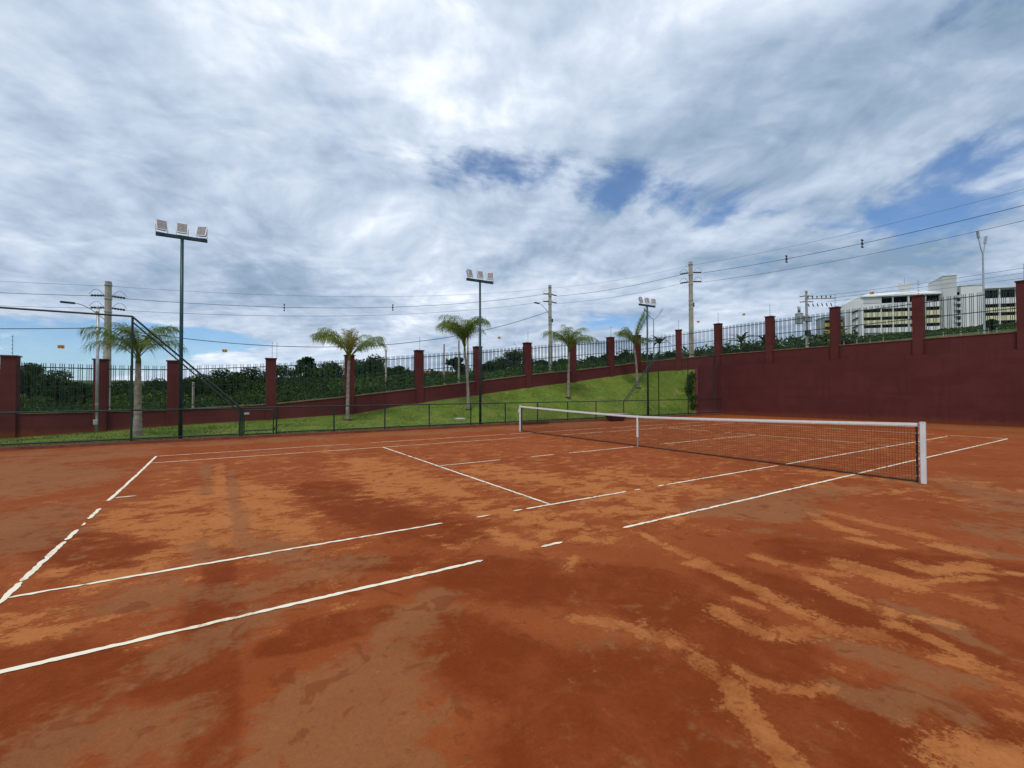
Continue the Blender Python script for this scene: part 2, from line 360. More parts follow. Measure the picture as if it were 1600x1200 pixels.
# ------------------------------------------------------------------ ground: clay sheet
# stains on the clay: polylines in metres with a width
DRY = [([(-6.36,-5.75),(-6.48,-6.36),(-6.54,-6.69),(-6.65,-7.02)],0.1),([(-6.64,-6.63),(-6.6,-6.93),(-6.67,-7.2),(-6.79,-7.47),(-6.83,-7.74)],0.11),([(-6.83,-7.74),(-6.86,-7.93),(-6.71,-8.13)],0.13),([(-5.94,-6.85),(-5.95,-7.16),(-5.74,-7.54)],0.1),([(-6.04,-7.41),(-6.18,-7.67),(-6.23,-7.86),(-6.26,-8.01)],0.12),([(-6.26,-8.01),(-6.12,-8.31)],0.07),([(-5.51,-7.48),(-5.49,-7.74),(-5.55,-7.93)],0.22),([(-4.92,-7.75),(-5.01,-7.91),(-4.45,-8.13)],0.14),([(-5.38,-7.97),(-4.77,-8.23)],0.08),([(-4.73,-8.06),(-4.41,-8.4)],0.08),([(-7.28,-7.35),(-7.32,-7.53),(-7.3,-7.7),(-7.06,-7.83)],0.12),([(-6.44,-8.09),(-6.45,-8.29),(-6.54,-8.47)],0.08),([(-6.68,-8.44),(-6.63,-8.62),(-6.73,-8.76)],0.12),([(-8.26,-6.85),(-8.08,-7.04),(-7.99,-7.2)],0.09),([(-7.99,-7.2),(-7.93,-7.36),(-7.92,-7.52)],0.13),([(-7.92,-7.52),(-7.98,-7.72),(-8.03,-7.91)],0.1),([(-7.85,-7.8),(-7.86,-7.94),(-7.8,-8.06),(-7.58,-8.18)],0.06),([(-8.1,-7.97),(-8.2,-8.12),(-8.25,-8.23),(-8.32,-8.33)],0.09),([(-7.61,-8.75),(-7.42,-8.87)],0.22),([(-7.39,-8.08),(-7.34,-8.15)],0.05),([(-3.82,-6.47),(-4.13,-6.79),(-4.22,-7.08)],0.16),([(-3.54,-6.54),(-3.68,-7.15),(-3.73,-7.57)],0.16),([(-4.01,-7.7),(-4.04,-8.0)],0.18),([(-4.52,-7.19),(-4.46,-7.43)],0.14),([(-6.99,-7.28),(-6.96,-7.46)],0.05),([(-5.47,-8.23),(-5.49,-8.37)],0.1),([(-5.09,-8.44),(-5.09,-8.51)],0.1),([(-7.06,-8.75),(-7.02,-8.81)],0.05),([(-10.5,3.08),(-10.47,0.1),(-10.44,-1.94)],0.13),([(-10.44,-1.94),(-10.43,-2.97),(-10.44,-3.5)],0.17)]
PALE = [([(-10.4,-2.68),(-10.73,-2.53),(-11.12,-2.37)],0.5),([(-11.14,-2.2),(-11.41,-1.31)],0.5),([(-10.1,-2.16),(-9.88,-3.18)],0.5),([(-9.96,-3.42),(-10.22,-3.52)],0.3),([(-11.25,-3.82),(-11.58,-3.69)],0.25),([(-11.51,-4.82),(-11.32,-4.78)],0.25),([(-11.71,-4.8),(-11.47,-5.0)],0.2),([(-10.7,-3.21),(-10.94,-3.59),(-11.02,-3.78)],0.25),([(-10.58,-0.43),(-10.89,-1.0)],0.6),([(-10.13,-0.44),(-9.82,-1.46)],0.5),([(-7.57,0.11),(-7.58,-1.48),(-7.31,-2.3)],0.7),([(-7.37,-0.89),(-8.2,-2.0)],0.5),([(-7.68,1.78),(-7.68,-0.27)],0.6),([(-7.27,-3.38),(-7.49,-3.88)],0.2),([(-7.09,-4.14),(-6.98,-4.99),(-6.71,-5.1)],0.28),([(-8.36,-4.86),(-7.85,-4.8)],0.1),([(-7.8,-4.69),(-7.73,-5.15),(-7.67,-5.31)],0.16),([(-7.37,-5.25),(-6.84,-5.72)],0.15),([(-5.46,-0.81),(-5.39,-2.58),(-5.16,-3.72),(-4.9,-4.45)],0.5),([(-3.93,-2.76),(-3.89,-4.25),(-3.87,-4.86)],0.5),([(-5.06,-4.59),(-5.2,-5.18),(-5.85,-5.5)],0.35),([(-6.0,-0.94),(-5.71,-1.99)],0.4),([(-6.91,-4.63),(-6.21,-4.72),(-5.63,-5.1)],0.3),([(-6.72,-5.39),(-6.62,-5.6)],0.2),([(-7.45,-5.9),(-7.76,-6.08)],0.08),([(0.27,-6.33),(0.79,-6.82),(0.37,-7.37)],0.5),([(-1.7,-5.7),(-1.32,-6.54)],0.5),([(-0.25,-5.21),(0.03,-6.31)],0.4),([(-0.81,-6.88),(-1.06,-7.23)],0.5)]
FILM = [([(-7.06,-7.94),(-7.02,-8.1),(-6.86,-8.25)],0.12),([(-7.02,-8.1),(-6.96,-8.34),(-6.94,-8.42)],0.16),([(-6.9,-8.41),(-6.82,-8.61)],0.1),([(-7.53,-8.23),(-7.52,-8.37),(-7.51,-8.45)],0.1),([(-7.41,-8.42),(-7.2,-8.49),(-7.27,-8.63)],0.11),([(-6.11,-8.09),(-6.16,-8.28),(-6.27,-8.44)],0.11),([(-6.08,-7.93),(-6.11,-8.09)],0.06),([(-6.29,-8.53),(-6.37,-8.68)],0.07),([(-3.96,-8.07),(-3.82,-8.31)],0.15),([(-4.98,-5.52),(-4.5,-6.21),(-3.83,-6.28)],0.35),([(-4.37,-5.51),(-2.83,-5.81),(-1.46,-5.98)],0.5),([(-5.1,-6.45),(-4.87,-6.83)],0.2),([(-0.14,-7.32),(-0.83,-7.84)],1.2),([(-2.81,-7.95),(-2.19,-8.05)],0.5),([(-10.12,-5.56),(-10.57,-5.76)],0.3),([(-10.64,-6.53),(-11.01,-6.52)],0.3),([(-10.04,-6.86),(-9.59,-6.64),(-9.9,-7.28)],0.33),([(-9.31,-6.3),(-8.96,-5.93)],0.2),([(-10.08,-5.06),(-10.61,-4.93),(-11.04,-4.72)],0.35),([(-9.31,-4.89),(-9.83,-5.0)],0.4),([(-10.75,3.25),(-10.65,-0.39)],0.12),([(-10.28,1.91),(-10.27,-2.06),(-10.23,-3.38)],0.11),([(-10.6,-3.4),(-10.51,-3.91)],0.2),([(-10.22,-3.64),(-9.81,-4.37)],0.3),([(-14.28,4.12),(-13.05,3.75)],1.5),([(-12.57,-0.55),(-12.4,-2.22)],0.8),([(-15.02,6.69),(-12.81,6.28)],1.0),([(-19,8.0),(-9,8.2),(2,8.0),(14,8.2)],0.9),([(-18,4),(-14,6),(-13.2,2)],1.3),([(15,6),(16.5,0),(16.5,-5)],1.6),([(13.8,-6),(15,-10)],1.2)]
WET = [([(-9.06,-7.78),(-7.45,-8.88)],0.45),([(-6.64,-7.07),(-6.33,-8.42)],0.35),([(-9.12,-6.52),(-8.84,-7.52)],0.35),([(-5.41,-7.02),(-4.45,-8.41)],0.4),([(-10.44,-4.16),(-10.44,-4.83)],0.13),([(-10.45,-4.97),(-10.43,-5.76)],0.2),([(-10.43,-5.77),(-10.44,-6.17)],0.11),([(-10.44,-6.17),(-10.45,-6.97)],0.12),([(-9.91,-5.91),(-9.4,-6.02)],0.14),([(-10.55,-6.16),(-11.15,-5.64)],0.22),([(-11.26,-3.42),(-11.81,-2.61),(-12.37,-1.99)],0.4),([(-9.52,-4.76),(-8.9,-5.16)],0.2),([(-10.12,-6.06),(-9.61,-6.1)],0.14),([(-11.44,-5.45),(-11.15,-6.3)],0.3),([(-8.43,-5.82),(-7.49,-6.75),(-7.63,-7.67)],0.5),([(-8.56,-7.7),(-7.85,-8.55)],0.6),([(-8.99,-0.88),(-8.65,-3.49),(-8.17,-4.45)],0.5)]

def axis(a, b, fine0, fine1, s, t):
    return np.unique(np.round(np.concatenate([np.arange(a, fine0, t), np.arange(fine0, fine1, s), np.arange(fine1, b, t), [b]]), 4))
xs = axis(-19.3, 19.3, -12.6, -3.6, .05, .16); ys = axis(-16.0, 9.45, -9.35, -4.4, .04, .13)
XX, YY = np.meshgrid(xs, ys); pts = np.stack([XX.ravel(), YY.ravel()], 1)
def field(strokes, spread=1.0):
    out = np.zeros(len(pts))
    for pl, w in strokes:
        w = w * spread
        for a, b in zip(pl[:-1], pl[1:]):
            a = np.array(a); b = np.array(b); ab = b - a; L = ab @ ab + 1e-9; R = 2.2 * w
            lo = np.minimum(a, b) - R; hi = np.maximum(a, b) + R
            i = np.where(((pts > lo) & (pts < hi)).all(1))[0]
            if not len(i): continue
            q = pts[i]; t = np.clip(((q - a) @ ab) / L, 0, 1); dd = np.linalg.norm(q - a - t[:, None] * ab, axis=1)
            out[i] = np.maximum(out[i], np.exp(-(dd / w) ** 2 * .8))
    return out
nz = .012 * np.sin(pts[:, 0] * .7 + 1) * np.sin(pts[:, 1] * .9) * 0
me = bpy.data.meshes.new('clay_court')
nx, ny = len(xs), len(ys)
idx = np.arange(nx * ny).reshape(ny, nx)
fc = np.stack([idx[:-1, :-1].ravel(), idx[:-1, 1:].ravel(), idx[1:, 1:].ravel(), idx[1:, :-1].ravel()], 1)
me.from_pydata(np.column_stack([pts, nz]).tolist(), [], fc.tolist()); me.materials.append(M['clay'])
inner = np.clip(1 - np.maximum(np.abs(pts[:, 0]) - 11.2, 0) / 1.5, 0, 1) * np.clip(1 - np.maximum(np.abs(pts[:, 1]) - 4.6, 0) / 1.5, 0, 1)
for nm, arr in (('dry', field(DRY, .85)), ('pale', field(PALE)), ('film', field(FILM)), ('wet', field(WET)), ('inner', inner)):
    a = me.attributes.new(nm, 'FLOAT', 'POINT'); a.data.foreach_set('value', arr.astype(np.float32))
clay = bpy.data.objects.new('clay_court', me); COL.objects.link(clay); struct(clay); clay['_b'] = [0, 0, 0]
clay['label'] = 'red clay tennis court with pale dry drifts and damp dark patches'

# court lines: nailed white tapes, partly buried (each visible length its own piece)
def court_line(p0, p1, w, ragged=.26, taper=.06):
    p0, p1 = np.array(p0), np.array(p1); L = np.linalg.norm(p1 - p0); u = (p1 - p0) / L; n = np.array([-u[1], u[0]])
    k = max(int(L / .035), 3); vs = []; fs = []
    ja = np.random.normal(0, 1, k + 1); jb = np.random.normal(0, 1, k + 1)
    ja = np.convolve(ja, [.25, .5, .25], 'same'); jb = np.convolve(jb, [.25, .5, .25], 'same')
    drift_ = np.cumsum(np.random.normal(0, .0006, k + 1)); drift_ -= np.linspace(0, drift_[-1], k + 1)
    for i in range(k + 1):
        s = i / k; e = min(1.0, min(s, 1 - s) * L / taper + .35)
        c = p0 + u * L * s + n * drift_[i]
        bite = ragged * w * (2.0 if random.random() < .03 else .8)
        ha = max(w / 2 * e - abs(ja[i]) * bite, .004); hb = max(w / 2 * e - abs(jb[i]) * bite, .004)
        vs += [(*(c - n * hb), .005), (*(c + n * ha), .005)]
    for i in range(k): fs.append((2 * i, 2 * i + 2, 2 * i + 3, 2 * i + 1))
    m = MB(); m.add(vs, fs); m.build('court_line', M['line'], clay)
for x0, x1 in [(-11.86, -8.28), (-7.58, -7.29), (-6.36, 1.0), (1.06, 5.2), (5.27, 11.9)]: court_line((x0, -5.485), (x1, -5.485), .058)
for x0, x1 in [(-11.86, -8.1), (-7.62, -7.40), (-7.05, -6.9), (-6.84, -4.86), (-4.66, -4.52), (-4.08, -3.92), (-3.84, -.14), (.18, 5.3), (5.36, 11.3)]: court_line((x0, -4.115), (x1, -4.115), .055)
for x0, x1 in [(-6.36, -4.76), (-3.88, -3.16), (-2.66, -.15), (1.0, 3.6), (3.7, 6.38)]: court_line((x0, 0), (x1, 0), .055)
for x0, x1 in [(-11.86, -1.0), (.4, 2.6), (2.9, 6.2), (6.6, 9.4), (9.9, 11.8)]: court_line((x0, 4.115), (x1, 4.115), .055)
for x0, x1 in [(-11.86, -7.05), (-6.42, -1.2), (-1.1, 4.1), (4.4, 8.2), (8.6, 11.8)]: court_line((x0, 5.485), (x1, 5.485), .055)
for y0, y1 in [(5.5, -.26), (-.78, -1.41), (-1.62, -1.77), (-1.96, -2.42), (-2.47, -3.72), (-3.74, -4.3), (-4.34, -5.5)]: court_line((-11.885, y0), (-11.885, y1), .06)
court_line((-11.84, -.03), (-11.58, -.03), .05)
for y0, y1 in [(4.09, 2.06), (1.52, -4.09), (1.98, 1.6)]: court_line((-6.40, y0), (-6.40, y1), .055)
for y0, y1 in [(4.0, 1.9), (1.3, .05), (-.05, -1.9), (-2.1, -4.05)]: court_line((6.40, y0), (6.40, y1), .055)
for y0, y1 in [(5.4, 3.0), (2.4, -.8), (-1.2, -3.6), (-3.9, -5.5)]: court_line((11.885, y0), (11.885, y1), .07)

# kerb under the fence
m = MB()
for x in np.arange(-19.3, 19.2, 2.75): m.box(x + .004, min(x + 2.746, 19.28), 9.452, 9.66, -.2, .085 + .012 * random.random())
k = m.build('kerb', M['kerb'], None); struct(k)

# ------------------------------------------------------------------ lawn bank between the fence and the wall
def bank_rows():
    cols = []
    for X in np.unique(np.concatenate([np.arange(-40, -18, 1.0), np.arange(-18, 16.4, .25), np.linspace(16.4, 18.52, 14)])):
        yl = 9.655; zl = None; yh = 14.66
        if X > 16.4: u = (X - 16.4) / 2.1; yl = 9.70 + .714 * (X - 16.4); zl = .07 + 3.12 * min(u, 1.0) ** .9
        if X > 16.49: yh = 14.66 - 1.733 * (X - 16.49)
        col = []
        for s in np.linspace(0, 1, 22):
            Y = yl + (yh - yl) * s
            if zl is None: z = bank_z(X, Y)
            else: z = zl + (np.interp(X, WX, WZ) - zl) * s ** 1.1
            z += .035 * math.sin(X * 1.7 + Y) * math.sin(Y * 2.3 - X * .6) * min(1, 6 * s * (1 - s)) + random.uniform(-.012, .012) * (0 < s < 1)
            col.append((X, Y, z))
        cols.append(col)
    return cols
cols = bank_rows(); m = MB(); n = len(cols[0])
m.add([p for c in cols for p in c], [(i * n + j, (i + 1) * n + j, (i + 1) * n + j + 1, i * n + j + 1) for i in range(len(cols) - 1) for j in range(n - 1)])
# side strips so that the lawn also closes the ground left of the court
m.add([(-40, -16, 0.0), (-19.31, -16, 0.0), (-19.31, 9.655, .06), (-40, 9.655, .06)], [(0, 1, 2, 3)])
lawn = m.build('lawn', M['lawn'], None, smooth=True); struct(lawn)
m = MB()
for i in range(26000):
    X = random.uniform(-19, 18); near = random.random() < .35
    Y = 9.67 + (random.random() ** 2 * .35 if near else random.random() * 4.9)
    if X > 16.3 and (Y < 9.75 + .714 * (X - 16.4) or Y > 14.6 - 1.733 * (X - 16.49)): continue
    if X > 16.4:
        u = (X - 16.4) / 2.1; yl = 9.7 + .714 * (X - 16.4); zl = .07 + 3.12 * min(u, 1) ** .9; yh = 14.66 - 1.733 * (max(X, 16.49) - 16.49)
        z = zl + (np.interp(X, WX, WZ) - zl) * max(min((Y - yl) / (yh - yl), 1), 0) ** 1.1
    else: z = bank_z(X, Y)
    h = random.uniform(.03, .075); a = random.uniform(0, 6.283); w = .014; lx, ly = random.uniform(-.03, .03), random.uniform(-.03, .03)
    m.add([(X - w * math.cos(a), Y - w * math.sin(a), z - .02), (X + w * math.cos(a), Y + w * math.sin(a), z - .02), (X + lx, Y + ly, z + h)], [(0, 1, 2)])
m.build('grass', M['blade'], None, kind='stuff')

# ------------------------------------------------------------------ terrain outside the wall
poly = [(-40, -16), (19.62, -16), (19.62, 10.1), (16.6, 14.95), (-40, 14.95)]
def outline(th):
    dx_, dy_ = math.cos(th), math.sin(th); best = 1e9
    for (ax, ay), (bx, by) in zip(poly, poly[1:] + poly[:1]):
        ex, ey = bx - ax, by - ay; den = dx_ * ey - dy_ * ex
        if abs(den) < 1e-9: continue
        t = (ax * ey - ay * ex) / den; s = (ax * dy_ - ay * dx_) / den
        if t > 0 and -1e-6 <= s <= 1 + 1e-6: best = min(best, t)
    return best
ths = sorted([2 * math.pi * i / 300 for i in range(300)] + [math.atan2(y, x) % (2 * math.pi) for x, y in poly])
rad = [0, 1.5, 4, 8, 13, 20, 28, 38, 50, 65, 85, 110, 140, 175, 220, 300, 450, 800, 1600, 2600]
vs = []
for th in ths:
    r0 = outline(th)
    for q in rad:
        X, Y = (r0 + q) * math.cos(th), (r0 + q) * math.sin(th); z = ground_z(X, Y)
        if q > 20: z += .25 * math.sin(X * .13) * math.cos(Y * .11)
        if q == 0 and X < -39.9: z = 0
        vs.append((X, Y, z))
n = len(rad); N = len(ths)
fs = [(i * n + j, i * n + j + 1, ((i + 1) % N) * n + j + 1, ((i + 1) % N) * n + j) for i in range(N) for j in range(n - 1)]
m = MB(); m.add(vs, fs); struct(m.build('terrain', M['field'], None, smooth=True))
# ------------------------------------------------------------------ walls
ZT = lambda x: float(np.interp(x, TX, TZ)); ZB = lambda x: float(np.interp(x, WX, WZ))
CAPX = [-40, -17.1, -14.6, -12.25, -8.55, -4.96, -1.2, 2.53, 6.19, 9.96, 13.63, 16.49]
CAPZ = [3.06, 3.06, 3.02, 3.04, 3.28, 3.58, 4.0, 4.4, 4.84, 5.28, 5.66, 6.0]
def wall_run(m, a, b, off0, off1, za0, za1, zb0, zb1):      # a prism from a to b, offsets along the left normal, bottoms za, tops zb
    a, b = Vector((*a, 0)), Vector((*b, 0)); u = (b - a).normalized(); nn = Vector((-u.y, u.x, 0))
    P = [a + nn * off0, b + nn * off0, b + nn * off1, a + nn * off1]
    zlo = [za0, za1, za1, za0]; zhi = [zb0, zb1, zb1, zb0]
    return m.hexa([(p.x, p.y, z) for p, z in zip(P, zlo)] + [(p.x, p.y, z) for p, z in zip(P, zhi)])
def pillar(parent, x, y, w, dpt, z0, z1, u=(1, 0)):
    ux = Vector((u[0], u[1], 0)); uy = Vector((-u[1], u[0], 0)); uz = Vector((0, 0, 1))
    o = MB().obox((x, y, (z0 + z1 - .05) / 2), ux, uy, uz, w / 2, dpt / 2, (z1 - .05 - z0) / 2).build('pillar', M['wall'], parent, bevel=.008)
    MB().obox((x, y, z1 - .025), ux, uy, uz, w / 2 + .035, dpt / 2 + .035, .025).build('pillar_cap', M['wallcap'], o)
    return o
back = thing('boundary_wall', (0, 14.65, 0), 'long low maroon wall with tall pillars stepping up behind the grass bank', 'wall')
PX = [-24.6, -22.1, -19.6, -17.12, -14.58, -12.25, -8.55, -4.96, -1.2, 2.53, 6.19, 9.96, 13.63, 16.49]
for x in PX: pillar(back, x, 14.81, .42, .42, ZB(x) - .4, float(np.interp(x, CAPX, CAPZ)))
for x0, x1 in zip(PX[:-1], PX[1:]):
    a, b = x0 + .212, x1 - .212
    m = MB(); wall_run(m, (a, 14.69), (b, 14.69), 0, .22, ZB(a) - .4, ZB(b) - .4, ZT(a) - .05, ZT(b) - .05)
    p = m.build('wall_panel', M['wall'], back)
    m = MB(); wall_run(m, (a, 14.66), (b, 14.66), 0, .28, ZT(a) - .05, ZT(b) - .05, ZT(a), ZT(b)); m.build('coping', M['coping'], p)
# canted corner
C0, C1 = Vector((16.49, 14.81)), Vector((19.51, 9.97)); cu = (C1 - C0).normalized()
CM = C0 + (C1 - C0) * .53
corner = thing('corner_wall', (18, 12.2, 0), 'short angled maroon wall joining the sloping wall to the tall wall', 'wall')
pillar(corner, CM.x, CM.y, .42, .42, 2.6, 6.22, (cu.x, cu.y))
def zt_c(s): return 3.9 + .38 * s
for s0, s1, zlo in ((.045, .492, 2.4), (.568, .72, 2.6), (.72, .95, -.2)):
    a = C0 + (C1 - C0) * s0; b = C0 + (C1 - C0) * s1
    m = MB(); wall_run(m, a, b, -.12, .10, zlo, zlo, zt_c(s0) - .05, zt_c(s1) - .05); p = m.build('wall_panel', M['wall'], corner)
    m = MB(); wall_run(m, a, b, -.15, .13, zt_c(s0) - .05, zt_c(s1) - .05, zt_c(s0), zt_c(s1)); m.build('coping', M['coping'], p)
m = MB(); wall_run(m, C0 + (C1 - C0) * .951, C0 + (C1 - C0) * 1.01, -.117, .097, -.2, -.2, 3.44, 3.44); m.build('wall_panel', M['wall'], corner)
m = MB(); wall_run(m, (16.45, 9.68), (18.55, 11.18), -.14, .04, -.2, -.2, .13, 3.30); m.build('wing_wall', M['wall'], corner)
# tall wall behind the far baseline
big = thing('retaining_wall', (19.5, -3, 0), 'tall plain maroon wall closing the right end of the court', 'wall')
MB().box(19.30, 19.78, -16, 10.12, -.3, 3.45).build('wall_base', M['wall'], big)
PY = [9.97, 6.32, 2.6, -1.13, -4.75, -8.45, -12.15, -15.7]
for y in PY: pillar(big, 19.512, y, .42, .42, 3.452, 6.5)
for y1, y0 in zip(PY[:-1], PY[1:]):
    p = MB().box(19.44, 19.64, y0 + .212, y1 - .212, 3.452, 4.24).build('wall_panel', M['wall'], big)
    MB().box(19.41, 19.67, y0 + .214, y1 - .214, 4.24, 4.29).build('coping', M['coping'], p)

# ------------------------------------------------------------------ picket railings between the pillars
ORD = ['first', 'second', 'third', 'fourth', 'fifth', 'sixth', 'seventh', 'eighth', 'ninth', 'tenth', 'eleventh', 'twelfth', 'thirteenth', 'fourteenth', 'fifteenth']
def railing(p0, p1, zb0, zb1, zt0, zt1, label):
    p0, p1 = Vector(p0), Vector(p1); L = (p1 - p0).length; u = (p1 - p0) / L
    t = thing('picket_railing', (p0.x, p0.y, zb0), label, 'railing', 'picket railings between the wall pillars')
    P = lambda s, z: (p0.x + u.x * s, p0.y + u.y * s, z)
    zb = lambda s: zb0 + (zb1 - zb0) * s / L
    zt = lambda s: zt0 + (zt1 - zt0) * s / L
    for fr, off in ((0, .13), (.52, 0), (1, -.16)):
        A = (zb0 + (zt0 - zb0) * fr + off); B = (zb1 + (zt1 - zb1) * fr + off)
        a, b = Vector(P(0, A)), Vector(P(L, B)); w = (b - a).normalized()
        MB().obox((a + b) / 2, w, (-u.y, u.x, 0), w.cross(Vector((-u.y, u.x, 0))), (b - a).length / 2, .012, .019).build('rail', M['green'], t)
    h = min(zt0 - zb0, zt1 - zb1) - .05
    bm_ = MB().obox((0, 0, h / 2), (u.x, u.y, 0), (-u.y, u.x, 0), (0, 0, 1), .0095, .0115, h / 2).mesh('bar', M['green'])
    ng = max(int(round((L - .05) / .267)), 1); pitch = (L - .04) / ng
    for i in range(ng):
        for k in (-1, 0, 1):
            s = .02 + pitch * (i + .5) + k * .064
            x, y, z = P(s, zt(s) - h)
            link('bar', bm_, t, (x - p0.x, y - p0.y, z - zb0))
    return t
bays = []
for i, (x0, x1) in enumerate(zip(PX[1:-1], PX[2:])):
    a, b = x0 + .214, x1 - .214
    bays.append(((a, 14.80), (b, 14.80), ZT(a) + .01, ZT(b) + .01, float(np.interp(a, CAPX, CAPZ)) - .24, float(np.interp(b, CAPX, CAPZ)) - .24))
for s0, s1, z0, z1 in ((.045, .492, 5.78, 5.95), (.568, .955, 6.0, 6.2)):
    a, b = C0 + (C1 - C0) * s0, C0 + (C1 - C0) * s1
    bays.append(((a.x, a.y), (b.x, b.y), zt_c(s0) + .01, zt_c(s1) + .01, z0, z1))
for y1, y0 in list(zip(PY[:-1], PY[1:]))[:5]:
    bays.append(((19.54, y1 - .214), (19.54, y0 + .214), 4.30, 4.30, 6.26, 6.26))
names = {2: 'dark green picket railing left of the grey camera pole, leftmost bay in the photo',
         3: 'dark green picket railing between the grey camera pole and tallest floodlight mast',
         4: 'dark green picket railing crossed by the sloping brace of the tall fence', 5: 'dark green picket railing left of the yellow-hearted palm, above the small gate',
         6: 'dark green picket railing right of the yellow-hearted palm, big round tree behind it', 7: 'dark green picket railing behind the mop-headed palm',
         8: 'dark green picket railing just right of the middle floodlight mast', 9: 'dark green picket railing with the middle utility pole behind it',
         10: 'dark green picket railing right of the broad palm above the net', 11: 'dark green picket railing behind the windswept palm',
         12: 'short dark green picket railing on the angled wall beside the small floodlight mast', 13: 'short dark green picket railing in front of the tallest utility pole',
         14: 'dark green picket railing at the left end of the tall wall, palms behind', 15: 'dark green picket railing in front of the transformer pole',
         16: 'dark green picket railing in front of the left half of the white building', 17: 'dark green picket railing in front of the white tower of the building',
         18: 'dark green picket railing past the last pillar of the tall wall', 1: 'dark green picket railing just outside the left end of the view', 0: 'dark green picket railing farthest along the wall to the left'}
for i, bz in enumerate(bays): railing(*bz, names[i])

# ------------------------------------------------------------------ electric fence rods and wires on the pillars
ef = thing('electric_fence', (0, 14.8, 3), 'thin electric fence rods and wires standing on the wall pillars', 'electric fence')
rods = [(x + .05, 14.81, float(np.interp(x, CAPX, CAPZ))) for x in PX[2:]] + [(CM.x, CM.y, 6.22), (19.51, 9.97, 6.5)] + [(19.51, y, 6.5) for y in PY[1:6]]
for i, (x, y, z) in enumerate(rods):
    r = MB().bar((x, y, z - .01), (x, y, z + .78), .009, 5).build('rod', M['galv'], ef)
    m = MB()
    for k in range(5): m.bar((x, y - .018, z + .1 + k * .15), (x, y - .05, z + .1 + k * .15), .016, 6)
    m.build('insulator', M['dark'], r)
    if i == 4:
        x2 = x + .2
        r = MB().bar((x2, y, z - .01), (x2, y, z + .78), .009, 5).build('rod', M['galv'], ef); m = MB()
        for k in range(5): m.bar((x2, y - .018, z + .1 + k * .15), (x2, y - .05, z + .1 + k * .15), .016, 6)
        m.build('insulator', M['dark'], r)
for k in range(5):
    m = MB()
    for (a, b) in zip(rods[:-1], rods[1:]):
        h = .1 + k * .15
        m.bar((a[0], a[1] - .045, a[2] + h), (b[0], b[1] - .045, b[2] + h), .0018, 3)
    m.build('wire', M['galv'], ef)
SIGNS = [(-15.75, 3.45, 'beside the grey camera pole, above the leftmost bay'), (-10.4, 3.54, 'right of the tallest floodlight mast'), (-3.28, 4.19, 'just right of the yellow-hearted palm'),
         (4.02, 5.02, 'above the railing right of the middle floodlight mast')]
def sign(c, u, label):
    s = thing('warning_sign', c, label, 'warning sign', 'small signs hanging on the electric fence')
    n = Vector((-u[1], u[0], 0)); ux = Vector((*u, 0)); uz = Vector((0, 0, 1)); c = Vector(c)
    MB().obox(c, ux, n, uz, .10, .003, .068).build('board', M['yellow'], s)
    m = MB()
    f = c - n * .0055
    q = lambda a, b: f + ux * a + uz * b
    m.add([q(-.062, .035), q(-.030, .040), q(-.040, .006), q(-.022, .008), q(-.064, -.045), q(-.050, -.004), q(-.070, -.004)], [(0, 1, 2, 5, 6), (2, 3, 4, 5)])
    for k, (w0, w1) in enumerate(((.005, .075), (.012, .06), (.005, .07))):
        z = .034 - k * .034; m.add([q(w0, z - .009), q(w1, z - .009), q(w1, z + .009), q(w0, z + .009)], [(0, 1, 2, 3)])
    m.build('marking', M['dark'], s)
for x, z, w in SIGNS: sign((x, 14.74, z), (1, 0), 'small orange-yellow warning sign on the wires ' + w)
sign((18.75, 11.05, 6.72), (cu.x, cu.y), 'tiny yellow warning sign on the wires beside the forked street lamp')
sign((19.44, 8.02, 6.87), (0, -1), 'tiny warning sign on the wires right of the tallest utility pole')
sign((19.44, .79, 6.98), (0, -1), 'tiny yellow warning sign on the wires over the white building roof')

# ------------------------------------------------------------------ chain-link fences round the court
def chain_mesh(x0, x1, top, p, r=.0014, z0=.16, y=YF):
    m = MB(); n = int((x1 - x0) / (p / 2)); hz = p / 2
    for i in range(n):
        xa = x0 + i * hz; xb = xa + hz; zt = top(.5 * (xa + xb)); j = 0
        while z0 + (j + 1) * hz <= zt:
            za, zb = z0 + j * hz, z0 + (j + 1) * hz
            if (i + j) % 2: za, zb = zb, za
            m.add([(xa, y - r, za + r), (xa, y - r, za - r), (xa, y + r, za), (xb, y - r, zb + r), (xb, y - r, zb - r), (xb, y + r, zb)],
                  [(0, 1, 4, 3), (1, 2, 5, 4), (2, 0, 3, 5)]); j += 1
    return m
def post(par, x, h, r=.03, z0=.07):
    o = MB().bar((x, YF, z0), (x, YF, h), r, 8).build('post', M['green'], par, smooth=False)
    return o
def rail(par, x0, z0, x1, z1, r=.024, name='rail', dy=0):
    return MB().bar((x0, YF + dy, z0), (x1, YF + dy, z1), r, 8).build(name, M['green'], par)
tall = thing('chain_link_fence', (-14, YF, .07), 'tall dark green chain-link fence with a sloping brace at the left end of the court', 'fence')
for x, h in ((-19.2, 4.13), (-16.1, 4.1), (-12.93, 4.14), (-9.93, 1.12)): post(tall, x, h, .033)
rail(tall, -19.3, 4.13, -12.93, 4.13, .03); rail(tall, -19.3, 1.09, -9.93, 1.09); rail(tall, -19.3, .17, -9.93, .17)
rail(tall, -12.93, 4.12, -9.93, 1.12, .03, 'brace'); rail(tall, -12.90, 3.92, -10.0, 1.02 , .024, 'brace')
chain_mesh(-19.2, -9.93, lambda x: 4.1 if x < -12.93 else 4.1 - (x + 12.93), .075).build('chain_link_mesh', M['green'], tall, kind='stuff')
gate = thing('gate', (-9.3, YF, .09), 'small dark green framed gate in the court fence', 'gate')
for x in (-9.80, -8.86): MB().bar((x, YF, .13), (x, YF, 1.03), .022, 8).build('stile', M['green'], gate)
